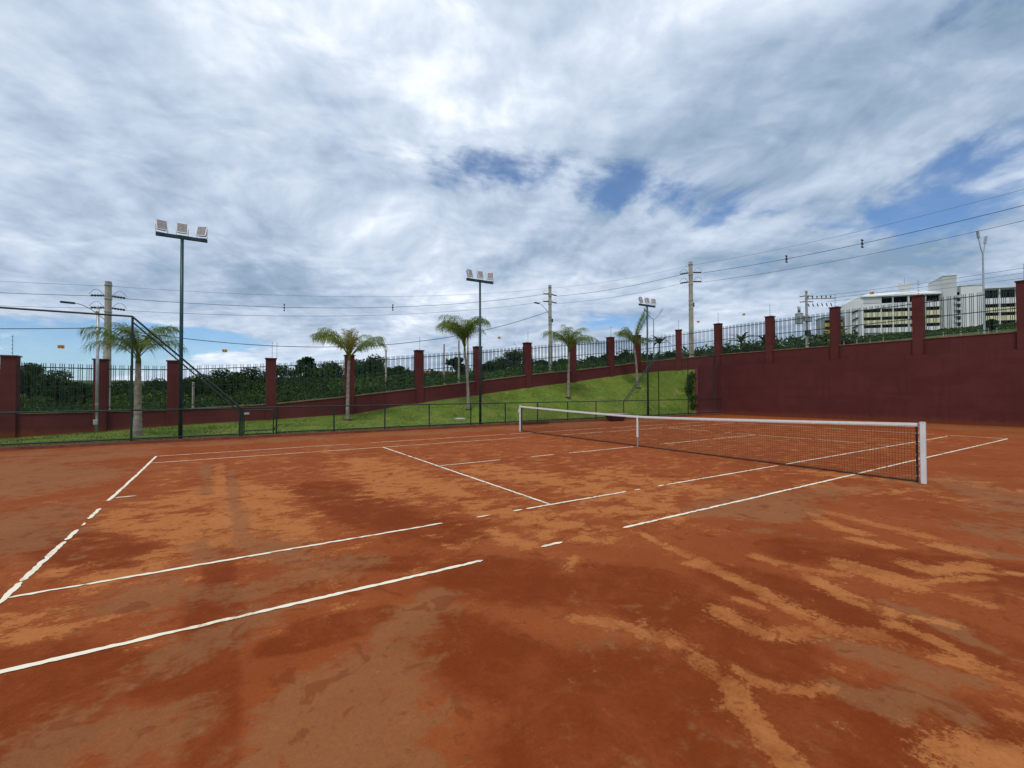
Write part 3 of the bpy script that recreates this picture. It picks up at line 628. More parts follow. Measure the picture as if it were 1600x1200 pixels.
for z in (.15, .27, 1.01): MB().bar((-9.80, YF, z), (-8.86, YF, z), .02, 8).build('rail', M['green'], gate)
for z in (.3, .85): MB().bar((-8.84, YF, z - .05), (-8.84, YF, z + .05), .03, 8).build('hinge', M['green'], gate)
MB().box(-9.80, -9.64, YF - .04, YF - .01, .86, .93).build('latch', M['galv'], gate)
chain_mesh(-9.77, -8.88, lambda x: 1.0, .075, z0=.28).build('chain_link_mesh', M['green'], gate, kind='stuff')
low = thing('chain_link_fence', (0, YF, .07), 'low dark green chain-link fence along the grass bank behind the net', 'fence')
LP = [-8.76, -6.73, -4.7, -2.72, -.65, 1.25, 3.2, 5.2, 7.25, 9.45]
for x in LP: post(low, x, 1.1, .028)
post(low, -9.86, 1.1, .028); rail(low, -9.93, 1.10, 9.5, 1.10); rail(low, -8.76, .17, 9.5, .17)
chain_mesh(-8.76, 9.45, lambda x: 1.06, .09).build('chain_link_mesh', M['green'], low, kind='stuff')
rt = thing('chain_link_fence', (14, YF, .07), 'tall dark green chain-link fence running to the angled wall at the far right', 'fence')
for x, h in ((12.55, 4.14), (15.45, 4.14), (18.3, 4.14)): post(rt, x, h, .03)
rail(rt, 12.5, 4.12, 19.2, 4.12, .026); rail(rt, 9.45, 1.10, 19.2, 1.10); rail(rt, 9.45, .17, 19.2, .17)
rail(rt, 9.50, 1.12, 12.55, 4.12, .03, 'brace'); rail(rt, 9.62, 1.06, 12.55, 3.94, .024, 'brace')
chain_mesh(9.5, 19.2, lambda x: 4.08 if x > 12.55 else 1.0 + (x - 9.5), .10, .0012).build('chain_link_mesh', M['green'], rt, kind='stuff')

# ------------------------------------------------------------------ floodlight masts
def floodlight_mast(x, label):
    t = thing('floodlight_mast', (x, 9.72, 0), label, 'floodlight mast', 'floodlight masts along the court fence')
    b = Vector((x, 9.72, 0)); W = lambda *p: tuple(b + Vector(p))
    m = MB().tube([W(0, 0, .0), W(0, 0, 3.2), W(0, 0, 6.94)], [.062, .056, .05], 12); m.build('pole', M['pole'], t, smooth=True)
    MB().box(x - .14, x + .14, 9.58, 9.86, .06, .08).build('base_plate', M['pole'], t)
    MB().box(x - .72, x + .72, 9.67, 9.77, 6.93, 7.04).build('crossarm', M['pole'], t, bevel=.006)
    for i, (dx_, yaw) in enumerate(((-.56, .32), (0, .0), (.56, -.42))):
        rot = Matrix.Rotation(yaw, 3, 'Z') @ Matrix.Rotation(math.radians(-17), 3, 'X')
        ax, ay, az = (rot @ Vector(v) for v in ((1, 0, 0), (0, 1, 0), (0, 0, 1)))
        c = Vector((x + dx_, 9.70, 7.285)); 
        h = MB()
        f0 = [c + ax * (sx * .155) - ay * .03 + az * (sz * .185) for sx, sz in ((-1, -1), (1, -1), (1, 1), (-1, 1))]
        f1 = [c + ax * (sx * .11) + ay * .11 + az * (sz * .13) for sx, sz in ((-1, -1), (1, -1), (1, 1), (-1, 1))]
        h.add(f0 + f1, [(0, 1, 2, 3), (4, 7, 6, 5), (0, 4, 5, 1), (1, 5, 6, 2), (2, 6, 7, 3), (3, 7, 4, 0)])
        fl = h.build('floodlight', M['grey'], t)
        r = MB()
        for a, bq in (((-1, -1), (1, -1)), ((1, -1), (1, 1)), ((1, 1), (-1, 1)), ((-1, 1), (-1, -1))):
            A = c + ax * (a[0] * .148) - ay * .037 + az * (a[1] * .178); B = c + ax * (bq[0] * .148) - ay * .037 + az * (bq[1] * .178)
            r.obox((A + B) / 2, (B - A), ay, (B - A).cross(ay), (B - A).length / 2 + .012, .007, .013)
        r.build('bezel', M['white'], fl)
        MB().obox(c - ay * .034, ax, ay, az, .136, .004, .166).build('glass', M['glassl'], fl)
        k = MB()
        for j in range(5): k.obox(c - ay * .040 + az * (-.12 + .06 * j), ax, ay, az, .136, .003, .005)
        k.build('louvre', M['grey'], fl)
        br = MB()
        for sx in (-1, 1): br.bar(c + ax * (sx * .166), (c.x + sx * .166 * math.cos(yaw), 9.72 + sx * .166 * math.sin(yaw), 7.055), .011, 5)
        br.bar((c.x - .166 * math.cos(yaw), 9.72 - .166 * math.sin(yaw), 7.052), (c.x + .166 * math.cos(yaw), 9.72 + .166 * math.sin(yaw), 7.052), .011, 5)
        br.build('bracket', M['white'], fl)
floodlight_mast(-11.66, 'tallest-looking green floodlight mast with three lamps, beside the sloping fence brace')
floodlight_mast(-.05, 'green floodlight mast with three lamps rising behind the mop-headed palm')
floodlight_mast(11.75, 'green floodlight mast with three lamps that looks smallest, beside the forked street lamp')

# ------------------------------------------------------------------ net and net posts
NY0, NY1 = -6.455, 6.262
ztop = lambda y: .914 + (1.06 - .914) * (abs(y) / 6.4) ** 1.25
net = thing('tennis_net', (0, 0, 0), 'black tennis net with white headband sagging across the clay court', 'tennis net')
m = MB(); nv = int((NY1 - NY0) / .045); nh = 21; r = .0024
def cord(a, b):
    a, b = Vector(a), Vector(b); t = (b - a).normalized(); u = Vector((1, 0, 0)); w = t.cross(u)
    vs = [q + (u * math.cos(k) + w * math.sin(k)) * r for q in (a, b) for k in (0, 2.094, 4.189)]
    m.add(vs, [(0, 1, 4, 3), (1, 2, 5, 4), (2, 0, 3, 5)])
sway = lambda y, f: .018 * math.sin(y * 1.3) * math.sin(math.pi * f) + .006 * math.sin(y * 5.1) * math.sin(math.pi * f)
NP = lambda y, f: (sway(y, f), y, .045 + (ztop(y) - .055 - .045) * f)
for i in range(nv + 1):
    y = NY0 + (NY1 - NY0) * i / nv
    for j in range(4): cord(NP(y, j / 4), NP(y, (j + 1) / 4))
for j in range(nh):
    f = j / nh; k = 46
    for i in range(k): cord(NP(NY0 + (NY1 - NY0) * i / k, f), NP(NY0 + (NY1 - NY0) * (i + 1) / k, f))
m.build('netting', M['black'], net, kind='stuff')
def band(f0, f1, thick, name, mt, k=40):
    mm = MB(); vs = []
    for i in range(k + 1):
        y = NY0 + (NY1 - NY0) * i / k; z0, z1 = f0(y), f1(y); w = thick
        vs += [(-w, y, z0), (w, y, z0), (w * .9, y, z1), (-w * .9, y, z1)]
    fs = []
    for i in range(k):
        for a, b in ((0, 1), (1, 2), (2, 3), (3, 0)): fs.append((4 * i + a, 4 * i + b, 4 * i + 4 + b, 4 * i + 4 + a))
    fs += [(0, 3, 2, 1), (4 * k, 4 * k + 1, 4 * k + 2, 4 * k + 3)]
    mm.add(vs, fs); return mm.build(name, mt, net)
hb = band(lambda y: ztop(y) - .062, ztop, .011, 'headband', M['tape'])
mm = MB()
for sgn in (-1, 1):
    mm.tube([(sgn * .0125, NY0 + (NY1 - NY0) * i / 40, ztop(NY0 + (NY1 - NY0) * i / 40) - .048) for i in range(41)], .0016, 4)
mm.build('stitching', M['black'], hb)
band(lambda y: .010, lambda y: .035, .007, 'bottom_tape', M['black'])
MB().box(-.009, .009, NY0 - .003, NY0 + .026, .02, 1.0).build('side_tape', M['black'], net)
MB().box(-.009, .009, NY1 - .06, NY1 + .012, .02, 1.0).build('side_tape', M['black'], net)
m = MB()
for k in range(5): m.bar((-.011, NY0 + .02, .12 + .19 * k), (.011, NY0 + .02, .12 + .19 * k), .010, 8)
m.build('eyelet', M['galv'], net)
m = MB(); m.bar((0, -6.50, 1.055), (0, NY0, 1.05), .005, 5); m.bar((0, NY1, 1.05), (0, 6.33, 1.055), .005, 5); m.build('cable', M['galv'], net)
st = MB(); st.box(-.016, -.0125, -.026, .026, .28, .915); st.box(.0125, .016, -.026, .026, .28, .915); st.box(-.016, .016, -.026, .026, .915, .919); s_ = st.build('centre_strap', M['tape'], net)
st = MB(); st.box(-.012, .012, -.016, .016, .0, .28); st.box(-.03, .03, -.03, .03, 0, .02); st.build('strap_buckle', M['galv'], s_)
def net_post(y, inward, label):
    t = thing('net_post', (0, y, 0), label, 'net post', 'white posts of the tennis net')
    MB().box(-.034, .034, y - .034, y + .034, -.05, 1.075).build('post', M['white'], t, bevel=.006)
    MB().box(-.036, .036, y - .036, y + .036, 1.075, 1.083).build('post_cap', M['white'], t)
    MB().bar((-.02, y + inward * .05, 1.055), (.02, y + inward * .05, 1.055), .018, 10).build('pulley', M['galv'], t)
    m = MB()
    for k in range(9): m.bar((0, y + inward * .036, .09 + k * .11), (0, y + inward * .062, .12 + k * .11), .004, 4); m.bar((0, y + inward * .062, .12 + k * .11), (0, y + inward * .036, .20 + k * .11), .004, 4)
    m.bar((0, y + inward * .042, .05), (0, y + inward * .042, 1.02), .0045, 5)
    m.build('lacing', M['white'], t)
    return t
net_post(-6.53, 1, 'near white square net post with lacing down its inner side')
fp = net_post(6.33, -1, 'far white square net post with a winch, beyond the net')
m = MB(); m.box(-.03, .03, 6.365, 6.42, .82, .93); m.bar((0, 6.42, .87), (0, 6.47, .87), .012, 6); m.bar((0, 6.47, .87), (0, 6.47, .76), .009, 6); m.build('winch', M['white'], fp)

# ------------------------------------------------------------------ loose things by the far fence
t = thing('storage_tub', (8.0, 8.75, 0), 'dark maroon tapered tub with pale rim at the fence behind the net', 'tub')
m = MB(); m.hexa([(7.62, 8.55, .02), (8.42, 8.55, .02), (8.42, 8.98, .02), (7.62, 8.98, .02), (7.42, 8.45, .36), (8.62, 8.45, .36), (8.62, 9.08, .36), (7.42, 9.08, .36)]); m.build('body', M['tub'], t, bevel=.02)
m = MB(); m.box(7.38, 8.66, 8.41, 9.12, .361, .42); m.build('rim', mat('pinkish_lid', (.30, .20, .18), .7), t, bevel=.01)
m = MB(); m.box(7.75, 7.9, 8.58, 8.95, 0, .02); m.box(8.15, 8.3, 8.58, 8.95, 0, .02); m.build('foot', M['dark'], t)
t = thing('drag_brush', (2.85, 9.2, 0), 'long dark drag brush lying on clay behind far net post', 'drag brush')
MB().obox((2.85, 9.2, .10), (1, -.12, 0), (.12, 1, 0), (0, 0, 1), .72, .05, .03).build('beam', M['tub'], t)
m = MB()
for i in range(46):
    s = -.70 + 1.4 * i / 45; m.bar((2.85 + s + random.uniform(-.01, .01), 9.2 - .12 * s, .07), (2.85 + s + random.uniform(-.02, .02), 9.2 - .12 * s - random.uniform(.0, .04), .0), .008, 3)
m.build('bristles', M['dark'], t, kind='stuff')
zz = bank_z(-.54, 10.91)
t = thing('inspection_cover', (-.54, 10.91, zz), 'small white concrete cover set in the grass below mop-headed palm', 'cover')
MB().box(-.80, -.28, 10.72, 11.1, zz - .12, zz + .05).build('slab', M['conc'], t, bevel=.01)
MB().box(-.74, -.34, 10.77, 11.05, zz + .05, zz + .07).build('lid', M['white'], t, bevel=.005)

# ------------------------------------------------------------------ slim camera pole on the lawn
t = thing('camera_pole', (-14.62, 14.35, .1), 'slim grey steel pole with a small box, against the wall pillar', 'pole')
MB().tube([(-14.62, 14.35, .05), (-14.62, 14.35, 4.98)], [.055, .05], 10).build('shaft', M['galv'], t, smooth=True)
MB().box(-14.70, -14.56, 14.18, 14.30, .42, .62).build('junction_box', M['galv'], t, bevel=.01)
MB().bar((-14.62, 14.35, 4.98), (-14.62, 14.35, 5.02), .06, 10).build('pole_cap', M['galv'], t)
m = MB()
for z in (1.2, 2.4, 3.6): m.bar((-14.62, 14.35, z), (-14.62, 14.35, z + .03), .062, 10)
m.build('clamp', M['galv'], t)
MB().obox((-14.62, 14.28, 4.86), (1, 0, 0), (0, .95, -.3), (0, .3, .95), .05, .11, .05).build('camera', M['white'], t, bevel=.01)
# ------------------------------------------------------------------ palms on the bank
def frond(par, top, az, e0, L, droop, npair, lmax, mt, hang=.55, twist=0.0, pw=1.5):
    pts = []; p = Vector(top); N = 12; e = e0; dirs = []
    for i in range(N + 1):
        s = i / N; ee = e0 - droop * s ** pw; a = az + twist * s
        dv = Vector((math.cos(a) * math.cos(ee), math.sin(a) * math.cos(ee), math.sin(ee)))
        pts.append(p.copy()); dirs.append(dv); p = p + dv * (L / N)
    m = MB(); m.tube(pts, [.016 * (1 - .85 * i / N) + .003 for i in range(N + 1)], 4)
    for i in range(npair):
        s = .26 + .74 * (i + random.random() * .6) / npair; k = min(s * N, N - .001); j = int(k); f = k - j
        b = pts[j].lerp(pts[j + 1], f); dv = dirs[j].lerp(dirs[j + 1], f).normalized()
        side = dv.cross(Vector((0, 0, 1)))
        side = side.normalized() if side.length > .05 else Vector((math.cos(az + 1.57), math.sin(az + 1.57), 0))
        up = side.cross(dv)
        for sg in (-1, 1):
            ll = lmax * (.45 + .55 * math.sin(math.pi * min(.10 + .75 * (s - .26) / .74, 1.0))) * random.uniform(.7, 1.15)
            lift = random.uniform(-.35, .45)
            d1 = (side * sg * .75 + dv * .60 + up * lift).normalized()
            mid = b + d1 * ll * .40 + Vector((0, 0, -hang * ll * .06)); tip = mid + (d1 * .55 + Vector((0, 0, -hang * .8))).normalized() * ll * .62
            w = dv * .0095
            m.add([b - w * .7, b + w * .7, mid + w, mid - w, tip], [(0, 1, 2, 3), (3, 2, 4)])
    return m.build('frond', mt, par)
def palm(base, z_top, r0, r1, fronds, label, lean=(0, 0), bulge=1.0):
    b = Vector(base); t = thing('palm_tree', base, label, 'palm tree', 'young palms planted along the grass bank')
    N = 26; pts = []; rr = []
    for i in range(N + 1):
        s = i / N
        pts.append((b.x + lean[0] * s * s, b.y + lean[1] * s * s, b.z - .1 + (z_top - b.z + .1) * s))
        q = r0 + (r1 - r0) * s ** .8; q *= (1 + .06 * (i % 2)) * (bulge if .05 < s < .3 else 1) * random.uniform(.97, 1.04); rr.append(q)
    MB().tube(pts, rr, 12).build('trunk', M['trunk'], t, smooth=False)
    top = Vector(pts[-1])
    MB().tube([top - Vector((0, 0, .05)), top + Vector((0, 0, .12)), top + Vector((0, 0, .34))], [r1 * 1.1, r1 * .95, .03], 10).build('crownshaft', M['frondy'], t, smooth=True)
    for f in fronds:
        az, e0, L, dr, npair, lm, mt = f[:7]
        frond(t, top + Vector((0, 0, random.uniform(.0, .2))), az, e0, L, dr, npair, lm, M[mt], *(f[7:]))
    m = MB()
    for i in range(26):
        a = random.uniform(0, 6.28); q = random.uniform(0, r0 * 2.4); s = random.uniform(.02, .06); c = (b.x + q * math.cos(a), b.y + q * math.sin(a), b.z + .01)
        m.obox(c, (math.cos(a), math.sin(a), .2), (-math.sin(a), math.cos(a), 0), (0, 0, 1), s, s * .8, s * .5)
    m.build('soil_mound', M['rock'], t)
    return t
D = math.radians
VR = math.atan2(Rr.y, Rr.x)                 # azimuth of the picture's right-hand direction seen from the court
U = random.uniform
# thick palm on the left: wide, arching crown
F = [(D(i * 360 / 15 + U(-9, 9)), D(U(50, 80)), U(1.75, 2.15), D(U(95, 130)), 40, .62, 'frond', 1.0, 0.0, 1.7) for i in range(15)]
F += [(D(U(0, 360)), D(U(78, 88)), U(1.1, 1.4), D(U(20, 60)), 30, .45, 'frondy', .7) for i in range(4)]
palm((-13.0, 11.37, .1), 2.75, .135, .08, F, 'thick-trunked palm with wide drooping crown beside tall fence', (-.0, 0), 1.05)
# yellow-hearted palm
F = [(VR + D(180 + U(-40, 40)), D(U(62, 84)), U(1.85, 2.25), D(U(95, 130)), 40, .60, 'frondy', 1.1, 0.0, 1.9) for i in range(8)]
F += [(VR + D(U(-25, 25)), D(U(40, 58)), U(1.8, 2.15), D(U(50, 80)), 40, .58, 'frond', 1.3, 0.0, 1.9) for i in range(4)]
F += [(VR + D(90 + U(-40, 40)), D(U(62, 82)), U(1.7, 2.1), D(U(90, 120)), 38, .58, 'frondy', 1.0, 0.0, 1.8) for i in range(3)]
F += [(VR + D(-90 + U(-40, 40)), D(U(62, 82)), U(1.7, 2.1), D(U(90, 120)), 38, .58, 'frondy', 1.0, 0.0, 1.8) for i in range(3)]
F += [(VR + D(U(-120, 60)), D(U(70, 87)), U(1.0, 1.5), D(U(5, 25)), 34, .26, 'frondo', .4) for i in range(9)]
palm((-5.46, 12.95, .34), 3.22, .09, .06, F, 'palm with yellow heart fronds and a split crown, behind gate end of low fence', (.06, 0))
# mop-headed palm
F = [(D(i * 360 / 18 + U(-9, 9)), D(U(70, 88)), U(2.1, 2.6), D(U(110, 150)), 44, .72, 'frond', 1.5, 0.0, 2.2) for i in range(18)]
F += [(VR + D(U(120, 230)), D(U(66, 80)), U(2.1, 2.5), D(U(100, 135)), 42, .62, 'frondy', 1.4, 0.0, 2.0) for i in range(5)]
palm((.73, 12.5, .69), 3.9, .085, .055, F, 'palm with a dense drooping mop crown beside the middle floodlight mast', (-.22, 0))
# broad palm above the net
F = [(D(i * 360 / 16 + U(-10, 10)), D(U(48, 80)), U(1.9, 2.3), D(U(90, 125)), 42, .64, 'frond', 1.1, 0.0, 1.7) for i in range(16)]
F += [(D(U(0, 360)), D(U(78, 88)), U(1.4, 1.8), D(U(15, 50)), 34, .5, 'frond', .8) for i in range(4)]
palm((7.96, 12.82, 1.28), 4.2, .09, .06, F, 'palm with broad rounded crown, in front of the middle utility pole', (.1, 0))
# windswept palm
F = [(VR + D(U(-45, 45)), D(U(72, 86)), U(2.3, 2.9), D(U(10, 35)), 44, .5, 'frond', .7) for i in range(7)]
F += [(VR + D(180 + U(-50, 50)), D(U(55, 80)), U(1.6, 2.1), D(U(90, 125)), 40, .58, 'frond', 1.2, 0.0, 1.8) for i in range(8)]
F += [(VR + D(U(-50, 50)), D(U(40, 65)), U(1.2, 1.5), D(U(90, 130)), 34, .5, 'frond', 1.1, 0.0, 1.7) for i in range(4)]
palm((14.56, 13.08, 1.9), 4.8, .09, .06, F, 'slender windswept palm with upright fronds, left of the smallest floodlight mast', (-.3, 0))

# ------------------------------------------------------------------ utility poles
def cam_at(lat_px, t):      # a ground point seen along one column of the photograph at depth t (used once to survey positions)
    k = (lat_px - 800) / 705.41
    return (CAM.x + t * (Rf.x + k * Rr.x), CAM.y + t * (Rf.y + k * Rr.y))
def utility_pole(x, y, z0, z1, label, ra=(1, 0), r0=.17, r1=.115, lamp=None, dead=True, kit=True, zk=.9):
    t = thing('utility_pole', (x, y, z0), label, 'utility pole', 'concrete power line poles beyond the wall')
    MB().tube([(x, y, z0 - .5), (x, y, z1)], [r0, r1], 8).build('shaft', M['conc'], t)
    ux, uy = ra
    for k, dz_ in enumerate((zk, zk + .75)):
        b = MB().obox((x, y, z1 - dz_), (ux, uy, 0), (-uy, ux, 0), (0, 0, 1), .34, .03, .035).build('bracket', M['galv'], t)
        m = MB()
        for sg in (-1, 1):
            p0 = Vector((x + ux * sg * .20, y + uy * sg * .20, z1 - dz_)); p1 = p0 + Vector((ux, uy, 0)) * sg * .62 + Vector((0, 0, -.05))
            n = 9; m.tube([p0.lerp(p1, i / n) for i in range(n + 1)], [.04 if i % 2 else .08 for i in range(n + 1)], 8)
        m.build('strain_insulator', M['insul'], b)
        m = MB()
        for sg in (-1, 1): m.tube([(x + ux * sg * (.2 + .7 * q), y + uy * sg * (.2 + .7 * q), z1 - dz_ + .34 * math.sin(math.pi * q) + .02) for q in np.linspace(0, 1, 9)], .010, 4)
        m.build('jumper', M['wire'], b)
    m = MB()
    for dz_ in (.25, 1.1, 1.9, 3.2, 3.55, 3.9): m.bar((x, y, z1 - dz_), (x, y, z1 - dz_ + .05), r1 + .045, 10)
    m.build('clamp', M['galv'], t)
    if kit:
        m = MB().box(x + .12, x + .30, y - .12, y + .06, z1 - 3.7, z1 - 3.35); m.build('splice_box', M['dark'], t, bevel=.02)
    if lamp:
        lx, ly, zl = lamp
        a = MB().tube([(x + (lx - x) * s, y + (ly - y) * s, zl - .95 + 1.0 * math.sin(min(s, 1) * 1.57)) for s in np.linspace(0, 1, 10)], .026, 6).build('lamp_arm', M['galv'], t)
        dv = Vector((lx - x, ly - y, 0)).normalized()
        MB().obox((lx + dv.x * .26, ly + dv.y * .26, zl + .04), dv, (-dv.y, dv.x, 0), (0, 0, 1), .32, .11, .05).build('lamp_head', M['dark'], a, bevel=.02)
    return t
A = cam_at(167.5, 28.0); B = cam_at(860, 45.0); Cc = cam_at(1081, 37.0); Dd = cam_at(1262, 60.0)
zA, zB_, zC, zD = 8.6, 12.3, 12.3, 15.0
utility_pole(A[0], A[1], ground_z(*A), zA, 'pale concrete utility pole with curved street lamp, behind the thick-trunked palm', (1, 0), .20, .165, lamp=(A[0] - 1.5, A[1] - .35, 7.0))
utility_pole(B[0], B[1], ground_z(*B), zB_, 'concrete utility pole with a short street lamp arm, behind the broad palm', (1, 0), .19, .15, lamp=(B[0] - 1.7, B[1] - .4, 10.2))
utility_pole(Cc[0], Cc[1], ground_z(*Cc), zC, 'tallest concrete utility pole, behind the angled corner wall', (.62, -.78), .21, .15)
tp = utility_pole(Dd[0], Dd[1], ground_z(*Dd), zD, 'concrete pole carrying a grey transformer, left of the white building', (.75, -.66), .2, .14, kit=False, zk=.7)
m = MB().tube([(Dd[0] - .9, Dd[1] + .5, 10.6), (Dd[0] - .9, Dd[1] + .5, 11.9)], .48, 14); tr = m.build('transformer', M['tank'], tp)
MB().tube([(Dd[0] - .9, Dd[1] + .5, 11.9), (Dd[0] - .9, Dd[1] + .5, 12.05)], [.52, .3], 14).build('lid', M['tank'], tr)
m = MB()
for k in range(3): m.tube([(Dd[0] - 1.15 + .25 * k, Dd[1] + .5, 11.95), (Dd[0] - 1.25 + .3 * k, Dd[1] + .5, 12.9)], [.07, .03], 6)
m.build('bushing', M['insul'], tr)
m = MB().box(Dd[0] - .5, Dd[0] + 1.0, Dd[1] - .2, Dd[1] + .2, 10.9, 11.6); m.build('capacitor_box', M['tank'], tp, bevel=.03)
m = MB().box(Dd[0] - .3, Dd[0] + .6, Dd[1] - .25, Dd[1] + .15, 9.0, 9.7); m.build('meter_box', M['dark'], tp, bevel=.03)
ca_ = MB().obox((Dd[0] + 1.3, Dd[1] - 1.1, zD - 1.1), (.75, -.66, 0), (.66, .75, 0), (0, 0, 1), 1.9, .05, .06).build('crossarm', M['conc'], tp)
m = MB()
for k in range(6):
    q = .2 + k * .55; px2, py2 = Dd[0] + .75 * q, Dd[1] - .66 * q
    m.tube([(px2, py2, zD - 1.05), (px2, py2, zD - .75)], [.05, .09], 7); m.tube([(px2, py2, zD - 1.75), (px2 + .3, py2, zD - 2.1)], [.06, .06], 6)
m.build('pin_insulator', M['insul'], ca_)

# ------------------------------------------------------------------ overhead lines
def span(name, a, b, sag, r, label, group, par=None):
    a, b = Vector(a), Vector(b); pts = []
    for i in range(33):
        s = i / 32; p = a.lerp(b, s); p.z -= 4 * sag * s * (1 - s); pts.append(p)
    o = MB().tube(pts, r, 4).build(name, M['wire'], None, base=tuple(a)); tag(o, label, 'power line', group); return pts
GW = 'overhead cables strung between the utility poles'
L0 = (A[0] - 34, A[1] + 1.5); R0 = (22.4, -22.0)
def spacer(p, d, label):
    t = thing('cable_spacer', tuple(p), label, 'cable spacer', 'black spacers clamped on the overhead cables')
    x, y, z = p; m = MB()
    m.add([(x, y, z + .34), (x + .13 * d[0], y + .13 * d[1], z + .1), (x, y, z - .14), (x - .13 * d[0], y - .13 * d[1], z + .1), (x + .02, y + .02, z + .34), (x + .13 * d[0] + .02, y + .13 * d[1] + .02, z + .1), (x + .02, y + .02, z - .14), (x - .13 * d[0] + .02, y - .13 * d[1] + .02, z + .1)],
          [(0, 1, 2, 3), (7, 6, 5, 4), (0, 4, 5, 1), (1, 5, 6, 2), (2, 6, 7, 3), (3, 7, 4, 0)])
    m.build('body', M['dark'], t)
    m = MB()
    for dz_ in (.30, .08, -.12): m.tube([(x - .09 * d[0], y - .09 * d[1], z + dz_), (x + .09 * d[0], y + .09 * d[1], z + dz_)], .05, 6)
    m.build('clip', M['dark'], t)
ax_ = .9
for k, (dzA, dzB, sg, rr_) in enumerate(((.28, .3, .75, .007), (.98, 1.0, .93, .014), (1.73, 1.75, .80, .010))):
    nm = ['top earth wire', 'upper power cable', 'lower power cable'][k]
    ins = 0 if k == 0 else .82
    span('power_line', (L0[0], L0[1], zA - dzA + 1.6), (A[0] - ins, A[1], zA - dzA), 1.0, rr_, nm + ' running left from the street-lamp pole out of view', GW)
    pp = span('power_line', (A[0] + ins, A[1], zA - dzA), (B[0] - ins, B[1], zB_ - dzB), sg, rr_, nm + ' slung between the two street-lamp poles over the palms', GW)
    if k == 1: mid1 = pp
    span('power_line', (B[0] + ins, B[1], zB_ - dzB), (Cc[0] - .62 * ins, Cc[1] + .78 * ins, zC - dzB), .25, rr_, nm + ' from the middle utility pole to the tallest one', GW)
    pp = span('power_line', (Cc[0] + .62 * ins, Cc[1] - .78 * ins, zC - dzB), (R0[0], R0[1], 13.2 - dzB), 1.1, rr_, nm + ' sweeping from the tallest pole over the white building', GW)
    if k == 1: mid2 = pp
    span('power_line', (Dd[0] + 1.2 + .3 * k, Dd[1] - 1.0 - .3 * k, zD - .75 - .4 * k), (60.5 + k, -16.0, zD + .1 - .4 * k), .55, .016, nm + ' from the transformer pole across the white building', GW)
def near(pl, px):
    best = min(pl, key=lambda p: abs(800 + 705.41 * (p - CAM).dot(Rr) / (p - CAM).dot(Rf) - px)); return best
spacer(near(mid1, 441) + Vector((0, 0, -.12)), (0, 1), 'black cable spacer left of the yellow-hearted palm')
spacer(near(mid1, 607) + Vector((0, 0, -.12)), (0, 1), 'black cable spacer above the yellow-hearted palm')
spacer(near(mid2, 1236) + Vector((0, 0, -.1)), (1, 0), 'black cable spacer nearer the tallest pole, above the transformer pole')
spacer(near(mid2, 1338) + Vector((0, 0, -.1)), (1, 0), 'black cable spacer above the left end of the white building')
zt1, zt2 = 5.7, 9.65
span('telephone_line', (L0[0], L0[1], 6.1), (A[0] - .2, A[1], zt1), .9, .022, 'thick black telephone cable running left from the street-lamp pole', GW)
span('telephone_line', (A[0] + .2, A[1], zt1), (B[0] - .2, B[1], zt2), 2.2, .022, 'thick black telephone cable dipping behind the yellow-hearted palm', GW)
m = MB(); m.tube([(A[0] + .22, A[1] - .05, zt1 + .75), (A[0] + .30, A[1] - .05, zt1 + .7), (A[0] + .30, A[1] - .05, zt1 - .05), (A[0] + .5, A[1] - .02, zt1 - .1)], .045, 6)

# ------------------------------------------------------------------ forked street lamps
def forked_lamp(x, y, h, zt, w, label, d=(.84, -.54), asym=0.0):
    z0 = ground_z(x, y); t = thing('street_lamp', (x, y, z0), label, 'street lamp', 'forked street lamps beyond the wall')
    MB().tube([(x, y, z0 - .3), (x, y, zt - h)], [.085, .06], 8).build('post', M['galv'], t)
    for sg in (-1, 1):
        k = 1 + asym * (-sg)
        pts = [(x + d[0] * sg * w * (s ** .75) * k, y + d[1] * sg * w * (s ** .75) * k, zt - h + (h * k) * s ** 1.2) for s in np.linspace(0, 1, 8)]
        a = MB().tube(pts, .04, 6).build('arm', M['galv'], t); e = Vector(pts[-1]); dv = (Vector(pts[-1]) - Vector(pts[-2])).normalized()
        MB().obox(e + dv * .2, dv, Vector((-d[1], d[0], 0)), dv.cross(Vector((-d[1], d[0], 0))), .32, .10, .05).build('lamp_head', M['galv'], a, bevel=.02)
x, y = cam_at(1022, 60); forked_lamp(x, y, 1.0, 12.3, 1.0, 'forked grey street lamp beside the smallest floodlight mast')
x, y = cam_at(814, 100); forked_lamp(x, y, 1.2, 12.2, 1.3, 'distant forked street lamp above the railing left of the broad palm')
x, y = cam_at(1540, 38); forked_lamp(x, y, 1.15, 14.4, .28, 'tall narrow forked street lamp rising over the white building', asym=.2)
for i, (px2, t_, h, lb) in enumerate(((302, 34, 2.9, 'short white post in the bushes right of the tallest floodlight mast'), (603, 42, 4.3, 'thin grey post right of the yellow-hearted palm, beside big round tree'),
                                (694, 40, 4.1, 'pale concrete post behind the railing left of mop-headed palm'), (717, 36, 3.9, 'pale concrete post directly left of the mop-headed palm trunk'), (731, 40, 6.0, 'taller pale concrete post right beside the mop-headed palm trunk'))):
    x, y = cam_at(px2, t_); z0 = ground_z(x, y)
    p = thing('concrete_post', (x, y, z0), lb, 'post', 'pale posts beyond the wall')
    MB().tube([(x, y, z0 - .3), (x, y, z0 + h)], [.085, .075], 8).build('shaft', M['conc'], p)
    MB().tube([(x, y, z0 + h), (x, y, z0 + h + .06)], [.095, .05], 8).build('post_cap', M['conc'], p)
